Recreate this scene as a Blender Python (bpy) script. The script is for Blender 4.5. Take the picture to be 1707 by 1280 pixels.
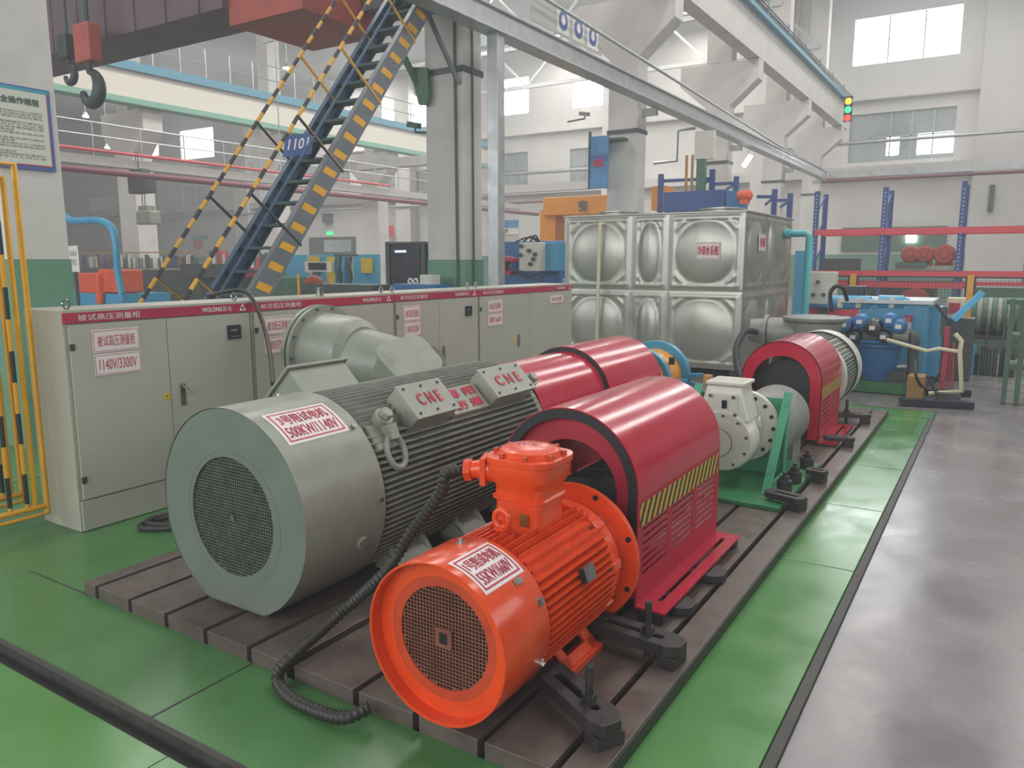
import bpy, bmesh, math, random
from mathutils import Vector, Matrix
random.seed(7)
PI = math.pi
sc = bpy.context.scene
for o in list(bpy.data.objects): bpy.data.objects.remove(o)
COL = sc.collection

# ---------------- camera ----------------
FPX, W_PX, H_PX = 1282.0, 1707.0, 1280.0
PITCH = math.atan((640.0-434.0)/FPX)
YAW = math.atan((1676.0-853.5)/math.hypot(FPX, 206.0))
CAM = Vector((0, 0, 1.5))
FW = Vector((-math.sin(YAW)*math.cos(PITCH), math.cos(YAW)*math.cos(PITCH), -math.sin(PITCH)))
RT = Vector((math.cos(YAW), math.sin(YAW), 0))
UP = RT.cross(FW)
cd = bpy.data.cameras.new('camera'); cam = bpy.data.objects.new('camera', cd); COL.objects.link(cam)
cd.sensor_width = 36; cd.lens = 36*FPX/W_PX; cd.clip_end = 200; cd.clip_start = 0.05
m = Matrix.Identity(4)
for i in range(3): m[i][0] = RT[i]; m[i][1] = UP[i]; m[i][2] = -FW[i]; m[i][3] = CAM[i]
cam.matrix_world = m
sc.camera = cam

def at(u, v, x=None, y=None, z=None):
    """world point on the sight line of a photo pixel, at a known distance"""
    d = FW*FPX + RT*(u-853.5) - UP*(v-640.0)
    for i, val in ((0, x), (1, y), (2, z)):
        if val is not None: return CAM + d*((val-CAM[i])/d[i])

# ---------------- world, light, exposure ----------------
sc.view_settings.view_transform = 'Standard'
sc.view_settings.look = 'None'
sc.view_settings.gamma = 1
sc.view_settings.exposure = 0.2
wd = bpy.data.worlds.new('overcast_sky'); sc.world = wd; wd.use_nodes = True
bg = wd.node_tree.nodes['Background']
bg.inputs[0].default_value = (0.86, 0.93, 1.0, 1); bg.inputs[1].default_value = 0.42

# thin scatter volume added to imitate veiling glare over the distance
vs_ = wd.node_tree.nodes.new('ShaderNodeVolumeScatter'); vs_.inputs['Density'].default_value = .0085; vs_.inputs['Color'].default_value = (.95, .98, 1, 1)
wd.node_tree.links.new(vs_.outputs[0], wd.node_tree.nodes['World Output'].inputs['Volume'])

def area(name, loc, rot, sx, sy, power, col=(1, 1, 1)):
    l = bpy.data.lights.new(name, 'AREA'); l.shape = 'RECTANGLE'; l.size = sx; l.size_y = sy
    l.energy = power; l.color = col
    o = bpy.data.objects.new(name, l); COL.objects.link(o); o.location = loc; o.rotation_euler = rot
    return o
# daylight through roof lights over both bays and the tall windows of the right wall, then two added fill lights
area('rooflight', (2.5, 18, 11.8), (0, 0, 0), 1.6, 30, 1000, (1, .985, .95))
area('rooflight', (-3.0, 18, 11.8), (0, 0, 0), 1.6, 30, 900, (1, .985, .95))
area('rooflight', (-12, 20, 11.8), (0, 0, 0), 2.5, 30, 1750, (1, .985, .95))
area('rooflight', (-19, 20, 11.8), (0, 0, 0), 2.5, 30, 1750, (1, .985, .95))
area('rooflight', (-33, 20, 11.8), (0, 0, 0), 3, 30, 2700, (1, .985, .95))
area('window_and_fill_light', (11.5, 12, 6.5), (0, math.radians(90), 0), 4.0, 24, 800, (.95, .98, 1))
area('window_and_fill_light', (-1, -7, 4.0), (math.radians(78), 0, 0), 14, 4.5, 760, (.95, .98, 1))  # added fill light behind the camera, in place of the lost sky fill
area('window_and_fill_light', (-15, -5, 5.0), (math.radians(80), 0, 0), 16, 5, 800, (.95, .98, 1))  # added fill to brighten the near column faces and the staircase

# ---------------- materials ----------------
def lin(h):
    h = h.lstrip('#'); c = [int(h[i:i+2], 16)/255 for i in (0, 2, 4)]
    return tuple(v/12.92 if v <= .04045 else ((v+.055)/1.055)**2.4 for v in c)
def mat(name, col, rough=.5, metal=0., var=.12, scale=6., bump=0., bscale=60., spec=.5, rvar=.1, coat=0., stain=None, sscale=1.5, samt=.5, stretch=None, emit=None, estr=0.):
    mt = bpy.data.materials.new(name); mt.use_nodes = True
    nt = mt.node_tree; N = nt.nodes; L = nt.links; b = N['Principled BSDF']
    c = lin(col) if isinstance(col, str) else col
    tc = N.new('ShaderNodeTexCoord'); mp = N.new('ShaderNodeMapping'); L.new(tc.outputs['Object'], mp.inputs[0])
    if stretch: mp.inputs['Scale'].default_value = stretch
    n = N.new('ShaderNodeTexNoise'); n.inputs['Scale'].default_value = scale; n.inputs['Detail'].default_value = 6; n.inputs['Roughness'].default_value = .6
    L.new(mp.outputs[0], n.inputs['Vector'])
    r = N.new('ShaderNodeMapRange'); r.inputs[1].default_value = .3; r.inputs[2].default_value = .7
    r.inputs[3].default_value = 1-var; r.inputs[4].default_value = 1+var; L.new(n.outputs[0], r.inputs[0])
    mx = N.new('ShaderNodeMix'); mx.data_type = 'RGBA'; mx.blend_type = 'MULTIPLY'; mx.inputs[0].default_value = 1
    mx.inputs[6].default_value = (*c, 1); L.new(r.outputs[0], mx.inputs[7])
    out = mx.outputs[2]
    if stain:
        s = N.new('ShaderNodeTexNoise'); s.inputs['Scale'].default_value = sscale; s.inputs['Detail'].default_value = 9; s.inputs['Roughness'].default_value = .7
        L.new(mp.outputs[0], s.inputs['Vector'])
        cr = N.new('ShaderNodeMapRange'); cr.inputs[1].default_value = .5; cr.inputs[2].default_value = .68; cr.inputs[4].default_value = samt
        L.new(s.outputs[0], cr.inputs[0])
        m2 = N.new('ShaderNodeMix'); m2.data_type = 'RGBA'; L.new(cr.outputs[0], m2.inputs[0]); L.new(out, m2.inputs[6])
        m2.inputs[7].default_value = (*lin(stain), 1); out = m2.outputs[2]
    L.new(out, b.inputs['Base Color'])
    rr = N.new('ShaderNodeMapRange'); rr.inputs[1].default_value = .3; rr.inputs[2].default_value = .7
    rr.inputs[3].default_value = max(.03, rough-rvar); rr.inputs[4].default_value = min(1, rough+rvar)
    L.new(n.outputs[0], rr.inputs[0]); L.new(rr.outputs[0], b.inputs['Roughness'])
    b.inputs['Metallic'].default_value = metal
    b.inputs['Specular IOR Level'].default_value = spec
    if coat: b.inputs['Coat Weight'].default_value = coat; b.inputs['Coat Roughness'].default_value = .12
    if bump:
        n2 = N.new('ShaderNodeTexNoise'); n2.inputs['Scale'].default_value = bscale; n2.inputs['Detail'].default_value = 4; L.new(mp.outputs[0], n2.inputs['Vector'])
        bp = N.new('ShaderNodeBump'); bp.inputs['Strength'].default_value = bump; bp.inputs['Distance'].default_value = .01
        L.new(n2.outputs[0], bp.inputs['Height']); L.new(bp.outputs[0], b.inputs['Normal'])
    if emit:
        b.inputs['Emission Color'].default_value = (*lin(emit), 1); b.inputs['Emission Strength'].default_value = estr
    return mt
def stripes(name, c1, c2, width, direction, rough=.5):
    mt = bpy.data.materials.new(name); mt.use_nodes = True
    nt = mt.node_tree; N = nt.nodes; L = nt.links; b = N['Principled BSDF']
    tc = N.new('ShaderNodeTexCoord'); d = N.new('ShaderNodeVectorMath'); d.operation = 'DOT_PRODUCT'
    L.new(tc.outputs['Object'], d.inputs[0]); d.inputs[1].default_value = direction
    dv = N.new('ShaderNodeMath'); dv.operation = 'DIVIDE'; L.new(d.outputs['Value'], dv.inputs[0]); dv.inputs[1].default_value = width*2
    fr = N.new('ShaderNodeMath'); fr.operation = 'FRACT'; L.new(dv.outputs[0], fr.inputs[0])
    gt = N.new('ShaderNodeMath'); gt.operation = 'GREATER_THAN'; gt.inputs[1].default_value = .5; L.new(fr.outputs[0], gt.inputs[0])
    mx = N.new('ShaderNodeMix'); mx.data_type = 'RGBA'; L.new(gt.outputs[0], mx.inputs[0])
    mx.inputs[6].default_value = (*lin(c1), 1); mx.inputs[7].default_value = (*lin(c2), 1)
    L.new(mx.outputs[2], b.inputs['Base Color']); b.inputs['Roughness'].default_value = rough
    return mt
M = {}
def defm(k, *a, **kw): M[k] = mat(k, *a, **kw)
defm('grey_concrete_floor', '#807b7c', .24, var=.10, scale=2.2, bump=.03, bscale=30, stain='#625e5f', sscale=.6, samt=.22, rvar=.09)
defm('green_floor_paint', '#4d7f49', .30, var=.10, scale=1.5, stain='#456e42', sscale=1.1, samt=.6, rvar=.14, bump=.03, bscale=14)
defm('green_plate_paint', '#568d4c', .20, var=.05, scale=3, stain='#5a8c58', sscale=1.6, samt=.4, rvar=.09, bump=.025, bscale=9)
defm('dark_edge_steel', '#4a4946', .55, .2, var=.2, scale=14, stain='#33322f', sscale=8)
defm('bedplate_iron', '#6c605a', .40, .25, var=.16, scale=9, stain='#57493f', sscale=3.2, samt=.55, rvar=.12, bump=.04, bscale=120)
defm('bedplate_groove', '#3a2c26', .8, var=.3, scale=20)
defm('cabinet_paint', '#b3b2a4', .38, var=.03, scale=2, rvar=.05)
defm('cabinet_gap', '#5f6b66', .6)
defm('crimson_band', '#b3304a', .4, var=.04)
defm('white_print', '#e9e4e4', .5, var=.02)
defm('red_print', '#c22a48', .5, var=.08, scale=30)
defm('label_white', '#e8dfdc', .35, var=.03)
defm('motor_grey', '#94988b', .34, var=.07, scale=7, stain='#7c7c70', sscale=5, samt=.35, rvar=.08)
defm('motor_face_shaded', '#6f786f', .45, var=.06, scale=5)  # cover face grey, darkened to put its shade into the colour
defm('motor_fin_grey', '#92958a', .45, var=.16, scale=12, stain='#6d6b5e', sscale=7, samt=.55)
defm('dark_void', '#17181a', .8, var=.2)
defm('mesh_grey', '#565a52', .6, var=.3, scale=30)
defm('orange_paint', '#e84d1e', .28, var=.07, scale=8, coat=.35, stain='#d8451f', sscale=6, samt=.5, rvar=.08)
defm('orange_rusty', '#c9492a', .5, var=.14, scale=10, stain='#8f3a26', sscale=5, samt=.7)
defm('dusty_grille', '#7a4a38', .7, var=.25, scale=14)
defm('guard_red', '#c41f3b', .20, var=.05, scale=4, coat=.5, rvar=.06, spec=.6)
defm('guard_red_side', '#b8203a', .42, var=.06, scale=4, rvar=.06)
defm('guard_red_inner', '#a3283a', .45, var=.1, scale=6)
defm('black_rubber', '#26272b', .55, var=.15, scale=20)
defm('black_cable', '#34342f', .5, var=.2, scale=40)
defm('clamp_black', '#474344', .5, .4, var=.25, scale=18, stain='#2a2728', sscale=9)
defm('stud_steel', '#4d4c4a', .45, .6, var=.2, scale=40)
defm('white_enamel', '#d9d6c9', .32, var=.04, scale=8, stain='#c4bea9', sscale=5, samt=.3)
defm('stand_green', '#4fa07a', .32, var=.12, scale=9, stain='#3a7a58', sscale=6, coat=.2)
defm('baseplate_green', '#3f8557', .35, var=.15, scale=6, stain='#2c5a3d', sscale=4)
defm('drum_grey', '#8e908b', .5, .2, var=.14, scale=9, stain='#6f6f6a', sscale=5)
defm('stainless', '#b4b3aa', .34, .6, var=.08, scale=3, rvar=.07, bump=.02, bscale=4)
defm('yellow_drum', '#f0a41c', .25, coat=.4, var=.04)
defm('sky_blue_paint', '#4a9cc4', .35, var=.07, scale=8)
defm('blue_paint', '#2f6fa8', .4, var=.1, scale=6)
defm('deep_blue_paint', '#35508c', .45, var=.12, scale=9)
defm('tank_blue', '#4fa3c7', .3, var=.05, scale=3, coat=.2)
defm('rack_red', '#d8434e', .4, var=.08, scale=5)
defm('concrete_white', '#cfcbc6', .75, var=.04, scale=1.2, stain='#b9b5b0', sscale=1.6, samt=.5, bump=.02)
defm('concrete_grey', '#b7b4b0', .8, var=.06, scale=2, stain='#a09d99', sscale=2, samt=.5)
defm('wall_paint', '#d6d3cf', .8, var=.03, scale=.8, stain='#c6c2bd', sscale=.7, samt=.4)
defm('dado_green', '#65917a', .5, var=.06, scale=3)
defm('galvanised', '#b9bdbc', .38, .55, var=.12, scale=5, stain='#9a9f9f', sscale=6, samt=.5)
defm('stair_blue', '#3c5874', .42, .1, var=.2, scale=8, stain='#2c4054', sscale=6)
defm('stair_side_grey', '#6c7278', .45, .1, var=.15, scale=8)
defm('tread_dark', '#3c5358', .55, var=.2, scale=12)
defm('crane_brown', '#6e5a60', .5, var=.12, scale=3, stain='#564850', sscale=4)
defm('crane_red', '#b4574c', .5, var=.12, scale=3, stain='#8f4640', sscale=2)
defm('hook_dark', '#4a4d50', .5, .3, var=.2)
defm('girder_cream', '#d8d3c8', .6, var=.03)
defm('girder_green', '#7fae9a', .6, var=.1)
defm('girder_blue', '#5d93a8', .6, var=.1)
defm('pipe_maroon', '#7a4250', .5, var=.1)
defm('pipe_red', '#c24a50', .5, var=.1)
defm('safety_yellow', '#e8a81e', .4, var=.1, scale=12, coat=.15)
defm('machine_orange', '#e2603f', .4, var=.1, scale=6)
defm('gantry_orange', '#e0902f', .5, var=.08)
defm('poster_paper', '#cfd2c4', .6, var=.03)
defm('poster_teal', '#3f9fae', .5, var=.1)
defm('poster_blue', '#46619c', .5, var=.1)
defm('text_dark', '#5c6461', .6)
defm('frame_dark', '#4a5554', .5, var=.15)
defm('pane_daylight', '#ffffff', .4, emit='#f4faff', estr=10.0)
defm('pane_dim', '#8e9694', .25, var=.25, scale=.6, emit='#aab2b4', estr=.12)
defm('lamp_glow', '#ffffff', .4, emit='#fffdf2', estr=6)
defm('green_glow', '#40c080', .4, emit='#3fe08a', estr=1.2)
defm('signal_yellow', '#f0c020', .4, emit='#ffc820', estr=1.5)
defm('signal_green', '#20d070', .4, emit='#30e890', estr=1.5)
defm('signal_red', '#f04030', .4, emit='#ff4028', estr=1.5)
defm('screen_dark', '#2b2f3a', .3, var=.1)
defm('screen_glow', '#b8c8e8', .4, emit='#c4d4f4', estr=1.0)
defm('pvc_cream', '#d8cfae', .45, var=.05)
defm('teal_pipe', '#4fb0b4', .35, var=.06)
defm('machine_dark', '#4c4f4c', .5, var=.25, scale=5)
defm('machine_green', '#48705a', .5, var=.2, scale=5)
defm('moss_green', '#4d6a55', .55, var=.2, scale=7)
defm('brass', '#b89a52', .35, .8)
defm('warn_yellow', '#d8b830', .4)
defm('nickel', '#b4b4ae', .25, .9)
defm('roof_panel', '#b9bbbb', .7, var=.06, scale=1.5)
defm('truss_paint', '#c4c6c2', .6, var=.05)
defm('timber', '#b08850', .7, var=.2, scale=12, stretch=(1, 8, 8))
defm('motor_red', '#a8483c', .5, var=.2, scale=9)
defm('bright_blue_poster', '#4f88b4', .5, var=.3, scale=3)
M['hazard_rail'] = stripes('hazard_rail', '#e0a83c', '#3a3a3e', .125, (0, .624, .782))
M['hazard_fence'] = stripes('hazard_fence', '#e4a62a', '#25332f', .17, (0, 0, 1))
M['hazard_tape'] = stripes('hazard_tape', '#d9a83c', '#2f4238', .027, (0, .9, -.55))

# ---------------- mesh building ----------------
class MB:
    def __init__(s): s.v = []; s.f = []; s.mi = []; s.cur = 0
    def m(s, i): s.cur = i; return s
    def add(s, vs, fs):
        b = len(s.v); s.v += [tuple(v) for v in vs]
        for f in fs: s.f.append([b+i for i in f]); s.mi.append(s.cur)
        return s
    def box(s, c, d, rot=None):
        x, y, z = d[0]/2, d[1]/2, d[2]/2
        vs = [Vector((sx*x, sy*y, sz*z)) for sx in (-1, 1) for sy in (-1, 1) for sz in (-1, 1)]
        if rot is not None: vs = [rot @ v for v in vs]
        vs = [v+Vector(c) for v in vs]
        return s.add(vs, [(0, 1, 3, 2), (4, 6, 7, 5), (0, 4, 5, 1), (2, 3, 7, 6), (0, 2, 6, 4), (1, 5, 7, 3)])
    def bb(s, x0, x1, y0, y1, z0, z1):
        return s.box(((x0+x1)/2, (y0+y1)/2, (z0+z1)/2), (abs(x1-x0), abs(y1-y0), abs(z1-z0)))
    def ringstrip(s, rings, closed=True, cap=(True, True)):
        n = len(rings[0]); vs = [p for r in rings for p in r]; fs = []
        for i in range(len(rings)-1):
            for j in range(n if closed else n-1):
                k = (j+1) % n
                fs.append((i*n+j, i*n+k, (i+1)*n+k, (i+1)*n+j))
        if cap[0]: fs.append(tuple(range(n))[::-1])
        if cap[1]: fs.append(tuple((len(rings)-1)*n+j for j in range(n)))
        return s.add(vs, fs)
    def tube(s, path, r, seg=8, caps=True):
        path = [Vector(p) for p in path]; rings = []; up = None
        for i, p in enumerate(path):
            a = path[max(i-1, 0)]; b = path[min(i+1, len(path)-1)]; d = (b-a).normalized()
            if up is None:
                up = Vector((0, 0, 1)) if abs(d.z) < .9 else Vector((1, 0, 0))
            u = d.cross(up).normalized(); w = u.cross(d).normalized(); up = w
            rr = r[i] if isinstance(r, (list, tuple)) else r
            rings.append([p+(u*math.cos(t)+w*math.sin(t))*rr for t in [2*PI*k/seg for k in range(seg)]])
        return s.ringstrip(rings, True, (caps, caps))
    def cyl(s, p0, p1, r, seg=24, r2=None):
        return s.tube([p0, p1], [r, r if r2 is None else r2], seg)
    def bar(s, p0, p1, w, h, up=(0, 0, 1)):
        p0, p1 = Vector(p0), Vector(p1); d = (p1-p0).normalized(); u = d.cross(Vector(up))
        if u.length < 1e-4: u = d.cross(Vector((1, 0, 0)))
        u.normalize(); k = u.cross(d).normalized()
        q = [u*(-w/2)+k*(-h/2), u*(w/2)+k*(-h/2), u*(w/2)+k*(h/2), u*(-w/2)+k*(h/2)]
        return s.ringstrip([[p0+a for a in q], [p1+a for a in q]])
    def lathe(s, prof, org, axis='y', seg=48, caps=False):
        """prof: (distance along the axis, radius)"""
        rings = []
        for a, r in prof:
            ring = []
            for k in range(seg):
                t = 2*PI*k/seg; c, q = r*math.cos(t), r*math.sin(t)
                p = {'y': (c, a, q), 'x': (a, c, q), 'z': (c, -q, a)}[axis]
                ring.append(Vector(p)+Vector(org))
            rings.append(ring)
        return s.ringstrip(rings, True, (caps, caps))
    def prism(s, poly, a0, a1, plane='xz'):
        """polygon in a plane pushed along the third axis from a0 to a1"""
        def P(p, a): return {'xz': (p[0], a, p[1]), 'yz': (a, p[0], p[1]), 'xy': (p[0], p[1], a)}[plane]
        return s.ringstrip([[P(p, a0) for p in poly], [P(p, a1) for p in poly]])
    def ring_plate(s, outer, inner, a0, a1, plane='xz'):
        def P(p, a): return {'xz': (p[0], a, p[1]), 'yz': (a, p[0], p[1]), 'xy': (p[0], p[1], a)}[plane]
        n = len(outer)
        vs = [P(p, a0) for p in outer]+[P(p, a0) for p in inner]+[P(p, a1) for p in outer]+[P(p, a1) for p in inner]
        fs = []
        for i in range(n):
            j = (i+1) % n
            fs += [(i, j, n+j, n+i), (2*n+i, 3*n+i, 3*n+j, 2*n+j), (i, 2*n+i, 2*n+j, j), (n+i, n+j, 3*n+j, 3*n+i)]
        return s.add(vs, fs)
    def build(s, name, mats, parent=None, smooth=None, bevel=0, bseg=2, origin=None):
        me = bpy.data.meshes.new(name); me.from_pydata(s.v, [], s.f)
        if not isinstance(mats, (list, tuple)): mats = [mats]
        for x in mats: me.materials.append(M[x] if isinstance(x, str) else x)
        for p, i in zip(me.polygons, s.mi): p.material_index = min(i, len(mats)-1)
        bm = bmesh.new(); bm.from_mesh(me); bmesh.ops.recalc_face_normals(bm, faces=bm.faces)
        if smooth:
            for f in bm.faces: f.smooth = True
            for e in bm.edges:
                if len(e.link_faces) == 2 and e.calc_face_angle(0) > math.radians(smooth): e.smooth = False
        bm.to_mesh(me); bm.free()
        o = bpy.data.objects.new(name, me); COL.objects.link(o)
        if origin is not None:
            me.transform(Matrix.Translation(-Vector(origin))); o.location = origin
        if parent is not None: adopt(o, parent)
        if bevel:
            b = o.modifiers.new('bevel', 'BEVEL'); b.width = bevel; b.segments = bseg; b.limit_method = 'ANGLE'; b.angle_limit = math.radians(35)
        return o
def worldloc(o):
    l = Vector(o.location); p = o.parent
    while p is not None: l = l+Vector(p.location); p = p.parent
    return l
def adopt(o, parent):
    """all builders work in world coordinates; only translations are used, so shift by the parent's place"""
    w = worldloc(o); o.parent = parent; o.location = w-worldloc(parent); return o
def tag(o, label, cat, group=None, kind=None):
    if label: o['label'] = label
    if cat: o['category'] = cat
    if group: o['group'] = group
    if kind: o['kind'] = kind
    return o
def thing(name, label, cat, loc, group=None, kind=None):
    o = bpy.data.objects.new(name, None); o.empty_display_size = .1; COL.objects.link(o); o.location = loc
    return tag(o, label, cat, group, kind)
def struct(name, b, m_, parent=None, **k):
    o = b.build(name, m_, parent, **k); o['kind'] = 'structure'; return o
def copy_tree(o, parent=None):
    c = o.copy(); COL.objects.link(c)
    if parent is not None: c.parent = parent
    for ch in [x for x in bpy.data.objects if x.parent == o]: copy_tree(ch, c)
    return c
def circ(cx, cz, r, n=48, a0=0., a1=360.):
    full = abs(a1-a0) >= 360
    return [(cx+r*math.cos(math.radians(a0+(a1-a0)*i/(n if full else n-1))), cz+r*math.sin(math.radians(a0+(a1-a0)*i/(n if full else n-1)))) for i in range(n)]

# lettering
_tx = {}
def text_geo(s):
    if s in _tx: return _tx[s]
    cu = bpy.data.curves.new('lettering', 'FONT'); cu.body = s; cu.size = 1; cu.resolution_u = 2; cu.fill_mode = 'FRONT' if hasattr(cu, 'fill_mode') else cu.fill_mode
    o = bpy.data.objects.new('lettering', cu); COL.objects.link(o)
    dg = bpy.context.evaluated_depsgraph_get(); me = bpy.data.meshes.new_from_object(o.evaluated_get(dg))
    vs = [(v.co.x, v.co.y) for v in me.vertices]; fs = [tuple(p.vertices) for p in me.polygons]
    bpy.data.objects.remove(o); bpy.data.curves.remove(cu); bpy.data.meshes.remove(me)
    if vs:
        x0 = min(v[0] for v in vs); x1 = max(v[0] for v in vs); y0 = min(v[1] for v in vs); y1 = max(v[1] for v in vs)
        vs = [((x-x0)/max(x1-x0, 1e-6), (y-y0)/max(y1-y0, 1e-6)) for x, y in vs]
    _tx[s] = (vs, fs); return _tx[s]
def put_text(b, s, box, fn, bold=0):
    """box = (u0, v0, u1, v1) in the sign's own metres; fn maps (u, v) to the world"""
    vs, fs = text_geo(s); u0, v0, u1, v1 = box
    offs = [(0, 0)] if not bold else [(-bold, 0), (bold, 0), (0, bold), (0, -bold)]
    nv = (fn(u0+.01, v0)-fn(u0, v0)).cross(fn(u0, v0+.01)-fn(u0, v0)).normalized()
    for n_, (du, dv) in enumerate(offs):
        b.add([fn(u0+(u1-u0)*x+du, v0+(v1-v0)*y+dv)+nv*(.0004*n_) for x, y in vs], fs)
def plane_fn(org, ud, vd, off=.002):
    org, ud, vd = Vector(org), Vector(ud).normalized(), Vector(vd).normalized(); n = ud.cross(vd)
    return lambda u, v: org+ud*u+vd*v+n*off
def frame_lines(b, u0, v0, u1, v1, t, fn, sub=1):
    for a in ((u0, v0, u1, v0+t), (u0, v1-t, u1, v1), (u0, v0+t, u0+t, v1-t), (u1-t, v0+t, u1, v1-t)):
        n = sub if (a[3]-a[1]) > (a[2]-a[0]) else 1
        for i in range(n):
            q0 = a[1]+(a[3]-a[1])*i/n; q1 = a[1]+(a[3]-a[1])*(i+1)/n
            b.add([fn(a[0], q0), fn(a[2], q0), fn(a[2], q1), fn(a[0], q1)], [(0, 1, 2, 3)])
def sign(name, org, ud, vd, w, h, lines, parent=None, paper='label_white', ink='red_print', border=True, label=None, cat='sign', group=None, thick=.004, bold=.0):
    """a flat plate w x h whose lower left corner is org; lines = [(text, (u0,v0,u1,v1) as fractions)]"""
    org, ud, vd = Vector(org), Vector(ud).normalized(), Vector(vd).normalized(); n = ud.cross(vd)
    b = MB(); q = [org, org+ud*w, org+ud*w+vd*h, org+vd*h]
    b.ringstrip([[p for p in q], [p+n*thick for p in q]])
    o = b.build(name, paper, parent)
    if label: tag(o, label, None if parent else cat, group)
    t = MB(); fn = plane_fn(org, ud, vd, thick+.0015)
    for s, (u0, v0, u1, v1) in lines: put_text(t, s, (u0*w, v0*h, u1*w, v1*h), fn, bold)
    if border: frame_lines(t, .04*h, .05*h, w-.04*h, h*.95, .02*h, fn)
    if t.v: t.build('lettering', ink, o)
    return o
# ================= SETTING =================
b = MB(); b.bb(-.452, 14, -4, 37, -.12, -.012)
struct('floor', b, 'grey_concrete_floor')
b = MB(); b.bb(-60, -.452, 8.75, 37, -.12, -.012)
struct('floor', b, 'grey_concrete_floor')
b = MB(); b.bb(-12, -3.42, 1.335, 8.75, -.12, 0); b.bb(-3.42, -.86, 1.335, 1.757, -.12, 0)
struct('floor', b, 'green_floor_paint')
b = MB(); b.bb(-60, -12, -4, 8.75, -.12, -.012)
struct('floor', b, 'grey_concrete_floor')
b = MB(); b.bb(-12, -.49, 1.25, 1.335, -.12, -.045); struct('trim_1', b, 'dark_edge_steel')
b = MB(); b.bb(-12, -.49, 1.318, 1.34, -.05, .004); struct('trim_2', b, 'dark_edge_steel')
b = MB(); b.bb(-.492, -.453, -2, 8.62, -.12, .002); struct('trim_3', b, 'dark_edge_steel', bevel=.004)
# near cover plates in front of the channel
for i, (x0, x1) in enumerate([(-7.4, -4.30), (-4.295, -2.05), (-2.045, -.5)]):
    b = MB(); b.bb(x0, x1, -2, 1.252, -.12, -.006)
    struct('floor', b, 'green_plate_paint')
# thin joints in the painted floor
for i, (p, q) in enumerate([((-2.27, 1.335), (-2.27, 1.757)), ((-5.6, 1.335), (-5.6, 3.2))]):
    b = MB(); b.bb(p[0]-.004, p[0]+.004, p[1], q[1], -.01, .0015); struct('trim_%d' % (4+i), b, 'dark_edge_steel')
b = MB(); b.bb(-3.9, -3.42, 1.75, 1.757, -.01, .0015); struct('trim_6', b, 'dark_edge_steel')
# pit walls under the bedplates
b = MB(); b.bb(-3.5, -.84, 1.7, 8.3, -.3, -.12); struct('floor', b, 'dark_edge_steel')

# green cover plates along the right of the bedplate
seams = [1.757, 3.905, 4.97, 6.07, 8.255]
desc = ['nearest and longest plate, plain glossy green', 'plate beside the red motor guard with a bright patch', 'pale worn plate beside the white gearbox', 'far green plate beside the second red guard']
b = MB(); b.bb(-.842, -.495, -1.5, 3.9, -.03, 0)
tag(b.build('floor_cover_plate', 'green_plate_paint', bevel=.003), 'glossy green steel cover plate nearest the camera, right of the slotted bedplate', 'floor plate', None)
for i in range(1, 4):
    b = MB(); b.bb(-.842, -.495, seams[i]+.004, seams[i+1]-.004, -.03, 0)
    tag(b.build('floor_cover_plate', 'green_plate_paint', bevel=.003), 'green steel floor cover, '+desc[i], 'floor plate')
b = MB(); b.bb(-3.3, -.47, 8.26, 8.62, -.03, .006)
tag(b.build('floor_cover_plate', 'green_plate_paint', bevel=.003), 'green steel cover plate laid crosswise past the far end of the bedplate', 'floor plate')

# slotted bedplates
PT = .056
def bedplate(name, x0, x1, y0, y1, slots, label):
    t = thing(name, label, 'bedplate', ((x0+x1)/2, (y0+y1)/2, 0))
    b = MB(); xs = sorted(slots); w = .013
    # top lands between the slots, with a wider cavity below them
    cur = x0
    for s_ in xs+[None]:
        e = (s_-w) if s_ is not None else x1
        b.prism([(cur, -.02), (e, -.02), (e, PT), (cur, PT)], y0, y1)
        cur = (s_+w) if s_ is not None else cur
    b.build('slotted_top', 'bedplate_iron', t, bevel=.0025)
    b = MB(); b.bb(x0, x1, y0+.01, y1-.01, -.12, -.02)
    b.build('slot_floor', 'bedplate_groove', t)
    return t
bedplate('bedplate', -3.42, -2.085, 1.757, 8.2, [-3.319, -3.065, -2.807, -2.552, -2.29], 'brown iron slotted bedplate on the left, under the big grey motor')
bedplate('bedplate', -2.045, -.845, 1.757, 8.2, [-1.743, -1.481, -1.226, -.9725], 'brown iron slotted bedplate on the right, under the orange motor')
b = MB(); b.bb(-.8445, -.8385, 1.757, 8.2, -.02, PT-.004)
struct('trim_7', b, 'stud_steel')

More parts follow.
